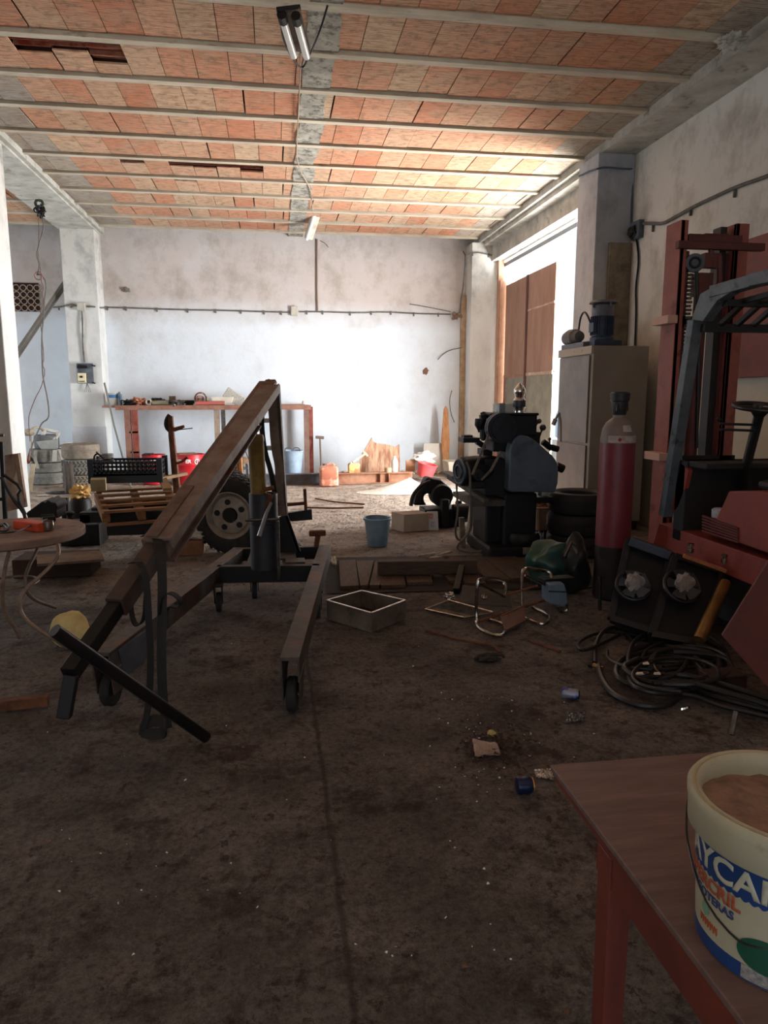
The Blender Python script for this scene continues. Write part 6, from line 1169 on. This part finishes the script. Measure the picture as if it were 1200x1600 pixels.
a, b = gy(494, 334, 12.5), gy(482, 372, 12.9); MB().bar(a, b, .14, .08).build('housing', fx, l2, bevel=.01); MB().tube([a+V((-.03, -.05, -.03)), b+V((-.03, -.05, -.03))], .028).build('lamp_tube', tubem, l2, smooth=True)
MB().bar(a+V((-.09, -.03, .0)), a+V((.09, -.03, 0)), .1, .05).build('end_plate', M('end_tan', (168, 140, 116), None), l2); MB().tube([a, gz(489, 333, 4.38)], .006).build('hanger', gcable, l2)
YB = 13.985
def wallcable(pts, r, mat, lb, name='wall_cable', Y=YB, clips=0):
    P = [gy(*q_[:2], q_[2] if len(q_) > 2 else Y) for q_ in pts]; o = MB().tube(P, r, smooth=1)
    for i in range(clips):
        t = (i+.5)/clips*(len(P)-1); k = min(int(t), len(P)-2); p = P[k].lerp(P[k+1], t-k); o.box(p+V((-.012, -.012, -.05)), p+V((.012, .012, .02)))
    tag(o.build(name, mat, smooth=True), lb, 'cable')
wallcable(((153, 480), (200, 481), (280, 484), (350, 485), (410, 487), (453, 488)), .013, gcable, 'grey cable run across the back wall left of the junction box', clips=8)
wallcable(((468, 487), (500, 487), (560, 489), (600, 487), (650, 490), (704, 491)), .013, gcable, 'grey cable run across the back wall right of the junction box', clips=7)
wallcable(((495, 374), (495, 420), (495, 460), (496, 486)), .016, M('brown_conduit', (120, 98, 84), None), 'brown vertical conduit on the back wall under the far lamp')
wallcable(((640, 475), (670, 480), (704, 487)), .007, gcable, 'thin slack cable above the right run on the back wall')
wallcable(((724, 393, 13.97), (728, 400, 13.6), (725, 440, 13.6), (720, 470, 13.9), (718, 490, 13.9)), .014, gcable, 'cable bundle dropping along the right back column to the open junction')
wallcable(((728, 400, 13.585), (742, 394, 13.585), (760, 397, 13.585), (775, 400, 13.585)), .011, gcable, 'thin cable around the top of the right back column', clips=2)
wallcable(((684, 562, 13.94), (690, 555, 13.95), (702, 547, 13.96), (722, 543, 13.92)), .009, gcable, 'curved loose cable stub on the back wall near the right corner')
wallcable(((706, 610, 13.9), (702, 625, 13.88), (704, 645, 13.88), (710, 660, 13.9)), .008, gcable, 'thin loose wire hanging low beside the right back column')
wallcable(((500, 376, 13.8), (508, 380, 13.7), (514, 388, 13.65), (510, 382, 13.7)), .006, gcable, 'curl of loose wire at the ceiling by the brown conduit')
q = gy(460, 486, 13.97); tag(MB().ob(q, (.13, .06, .17)).build('junction_box', whitep, bevel=.008), 'pale square junction box in the middle of the back wall', 'junction box')
q = gy(711, 493, 13.9); m = MB(); R = random.Random(4)
for i in range(7): m.tube([q+V((R.uniform(-.08, .08), R.uniform(-.03, .03), R.uniform(-.09, .08))) for _ in range(6)], .007, smooth=2)
m.tube([q+V((0, 0, -.01)), q+V((.14, 0, -.01))], .03); tag(m.build('wire_tangle', M('tangle_brown', (124, 100, 84), None), smooth=True), 'open tangle of wires at the right corner of the back wall', 'wires')
q = gy(665, 580, 13.99); tag(MB().blob(q, (.05, .02, .06), .3, 2, 3, 2).build('clay_plug', M('brown_spot', (120, 84, 66), None), smooth=True), 'brown clay plug stuck in the back wall right of centre', 'plug')
q = gy(197, 453, 13.98); tag(MB().blob(q, (.06, .03, .035), .5, 2, 3, 6).build('wall_plug', M('grey_spot', (120, 116, 108), None), smooth=True), 'small grey lump stuck high on the left of the back wall', 'plug')
# column wiring
YC = 13.50
wallcable(((82, 480, 13.96), (92, 480, 13.9), (100, 478, YC), (110, 476, YC), (120, 478, YC)), .014, gcable, 'grey cable coming round the back column to its junction box', clips=2)
wallcable(((135, 479, YC), (146, 479, YC), (156, 481, 13.6), (166, 481, YB)), .014, gcable, 'grey cable leaving the column junction box to the right')
wallcable(((128, 486, YC), (129, 510, YC-.02), (129, 535, YC), (132, 566, YC)), .013, gcable, 'cable dropping down the back column to the fuse box', clips=3)
q = gy(127, 479, YC-.02); tag(MB().ob(q, (.13, .06, .13)).build('junction_box', whitep, bevel=.006), 'white square junction box on the front of the left back column', 'junction box')
fbx = thing('fuse_box', 'open grey fuse box with a cream breaker on the left back column', 'fuse box', gy(134, 600, YC))
a, b = gy(123, 599, YC), gy(145, 568, YC); MB().box((a.x, YC-.02, a.z), (b.x, YC+.01, b.z)).box((a.x, YC-.08, a.z), (a.x+.01, YC, b.z)).box((a.x, YC-.08, b.z-.01), (b.x, YC, b.z)).build('case', M('fuse_grey', (104, 112, 122), (80, 86, 94), 20, .5), fbx)
a, b = gy(123, 598, YC-.05), gy(134, 583, YC-.05); MB().box((a.x, YC-.1, a.z), (b.x, YC-.03, b.z)).build('breaker', M('breaker_cream', (222, 212, 176), None, rough=.5), fbx, bevel=.003)
c = (a+b)/2; MB().box((c.x-.025, YC-.11, c.z+.0), (c.x+.02, YC-.1, c.z+.035)).box((a.x+.015, YC-.106, a.z+.015), (b.x-.015, YC-.1, a.z+.03)).box((gy(125, 573, YC).x, YC-.1, gy(130, 576, YC).z), (gy(137, 573, YC).x, YC-.03, gy(130, 571, YC).z)).build('switch', black, fbx)
m = MB()
for y in (571, 598): m.tube([gy(144, y, YC-.02), gy(149, y+1, YC-.02)], .012)
m.build('screw', black, fbx)
m = MB()
for dx in (-4, -1, 3, 6): m.tube([gy(136, 598, YC-.02), gy(136+dx*.5, 605, YC-.04), gy(136+dx, 613, YC-.03)], .004, smooth=1)
m.build('loose_wire', gcable, fbx)
# leaning channel in the left bay, hanging hook and wires
tag(MB().bar(gy(22, 558, 13.0), gy(101, 442, 13.8), .05, .12, up=(0, 1, 0)).bar(gy(24, 566, 12.95), gy(101, 450, 13.75), .03, .02, up=(0, 1, 0)).build('steel_channel', M('grey_channel', (132, 130, 126), (108, 104, 98), 6, .5, .4), bevel=.004), 'long grey steel channel leaning up behind the left back column', 'channel')
hk = thing('ceiling_hook', 'dark green iron hook with a pulley under the left ceiling beam', 'hook', gz(62, 310, 4.3)); HY = gz(62, 312, 4.3).y
MB().torus(gy(61, 318, HY), .05, .02, (0, 1, 0), 20, 8).tube([gz(62, 310, 4.31), gy(61, 314, HY)], .02).build('ring', M('hook_green', (52, 62, 48), None, rough=.5, metal=.4), hk, smooth=True)
MB().blob(gy(64, 330, HY), (.06, .05, .08), .4, 2.5, 3, 3).torus(gy(57, 328, HY), .035, .01, (0, 1, 0), 14, 6).build('pulley_block', dark, hk, smooth=True)
m = MB(); m.tube([gy(x, y, HY) for x, y in ((64, 335), (69, 352), (66, 365), (60, 385), (57, 400), (62, 412), (60, 425), (57, 430), (64, 428), (72, 440), (72, 455), (69, 470), (68, 500), (65, 520), (66, 570), (67, 590), (74, 620), (77, 645), (75, 655), (66, 660), (62, 668), (52, 690), (48, 705))], .011, smooth=2)
tag(m.build('hanging_wire', gcable, smooth=True), 'thick grey wire hanging in loops from the green hook to the tire stack', 'wire')
m = MB(); m.tube([gy(x, y, HY+.05) for x, y in ((60, 335), (61, 370), (59, 400), (63, 415), (64, 440), (69, 450), (65, 458), (69, 470), (62, 490), (65, 520), (69, 560), (66, 570), (71, 580), (66, 600), (62, 610), (56, 620), (48, 640), (44, 655), (47, 690))], .006, smooth=1)
tag(m.build('hanging_wire', M('brown_wire', (104, 78, 68), None), smooth=True), 'thin brown wire twisting down beside the thick one', 'wire')
tag(MB().torus(gy(60, 431, HY-.03), .055, .008, (0, 1, 0), 20, 6).build('wire_loop', M('pink_wire', (138, 96, 88), None), smooth=True), 'pinkish wire ring knotted halfway up the hanging wires', 'wire')
# right wall wiring
def wx(x, y, X=XR-.02): return gx(x, y, X)
bxr = wx(995, 360, XR-.03); jb_ = thing('junction_box', 'grey open junction box on the right wall beside the column', 'junction box', bxr)
MB().ob(bxr, (.07, .22, .2)).build('case', M('box_bluegrey', (96, 104, 114), (70, 76, 86), 10, .5), jb_, bevel=.006); MB().blob(bxr+V((-.05, .02, -.02)), (.03, .07, .06), .4, 2, 3, 2).build('wiring', dark, jb_)
def rw_(pts, r, mat, lb, clips=()):
    m = MB().tube([gx(*q_) if len(q_) > 2 else wx(*q_) for q_ in pts], r, smooth=2)
    for x, y in clips: p = wx(x, y); m.box(p+V((-.01, -.008, -.07)), p+V((.015, .008, .0)))
    tag(m.build('wall_conduit', mat, smooth=True), lb, 'conduit')
rw_(((1006, 349), (1020, 349), (1035, 350), (1050, 342), (1085, 322), (1120, 306), (1150, 292), (1200, 275), (1290, 240)), .018, gcable, 'grey conduit climbing along the right wall above the forklift mast', ((1020, 352), (1079, 326), (1148, 296)))
rw_(((988, 265), (988, 290), (987, 320), (986, 352)), .013, M('bluegrey_cable', (78, 92, 108), None), 'cable drop in the corner of the column above the junction box')
rw_(((994, 372), (998, 398), (997, 420), (993, 450), (994, 480), (993, 515), (992, 540)), .012, black, 'black cable running down the right wall behind the cabinet')
tag(MB().tube([gy(932, 264, 8.47), gy(945, 261, 8.47), gy(975, 264, 8.47), gx(988, 264, XR-.03)], .011, smooth=1).tube([gx(905, 275, 3.81), gx(920, 268, 3.81), gx(932, 264, 3.81)], .011).build('column_cable', M('bluegrey_cable', (78, 92, 108)), smooth=True), 'cable wrapped around the top of the grey column by the doorway', 'cable')
q = V((3.9, 6.6, 4.26)); q = gz(1142, 66, 4.28); tag(MB().blob(q, (.09, .1, .05), .5, 3, 4, 3).build('concrete_lump', conc, smooth=False), 'ragged concrete lump where joist meets the right beam', 'lump')
# ============================================================ OUTSIDE
vn = thing('parked_van', 'pale blue vehicle parked outside in the glare beyond the doorway', 'vehicle', (7.6, 15.6, 0))
MB().loft([rr_loop(8.4, 16.5, 1.0, 2.0, .4, .15), rr_loop(8.4, 16.5, 1.0, 2.0, 1.0, .15), rr_loop(8.4, 16.7, .85, 1.5, 1.6, .2), rr_loop(8.4, 16.7, .8, 1.4, 1.7, .2)]).build('body', M('pale_blue_paint', (150, 176, 200), None, rough=.4), vn, bevel=.03)
for x, y in ((7.45, 15.3), (7.45, 17.7)): MB().lathe([(.05, -.1), (.3, -.1), (.33, -.06), (.33, .06), (.3, .1), (.05, .1)], (x, y, .33), (1, 0, 0), n=28).build('wheel', bt_, vn, smooth=True)
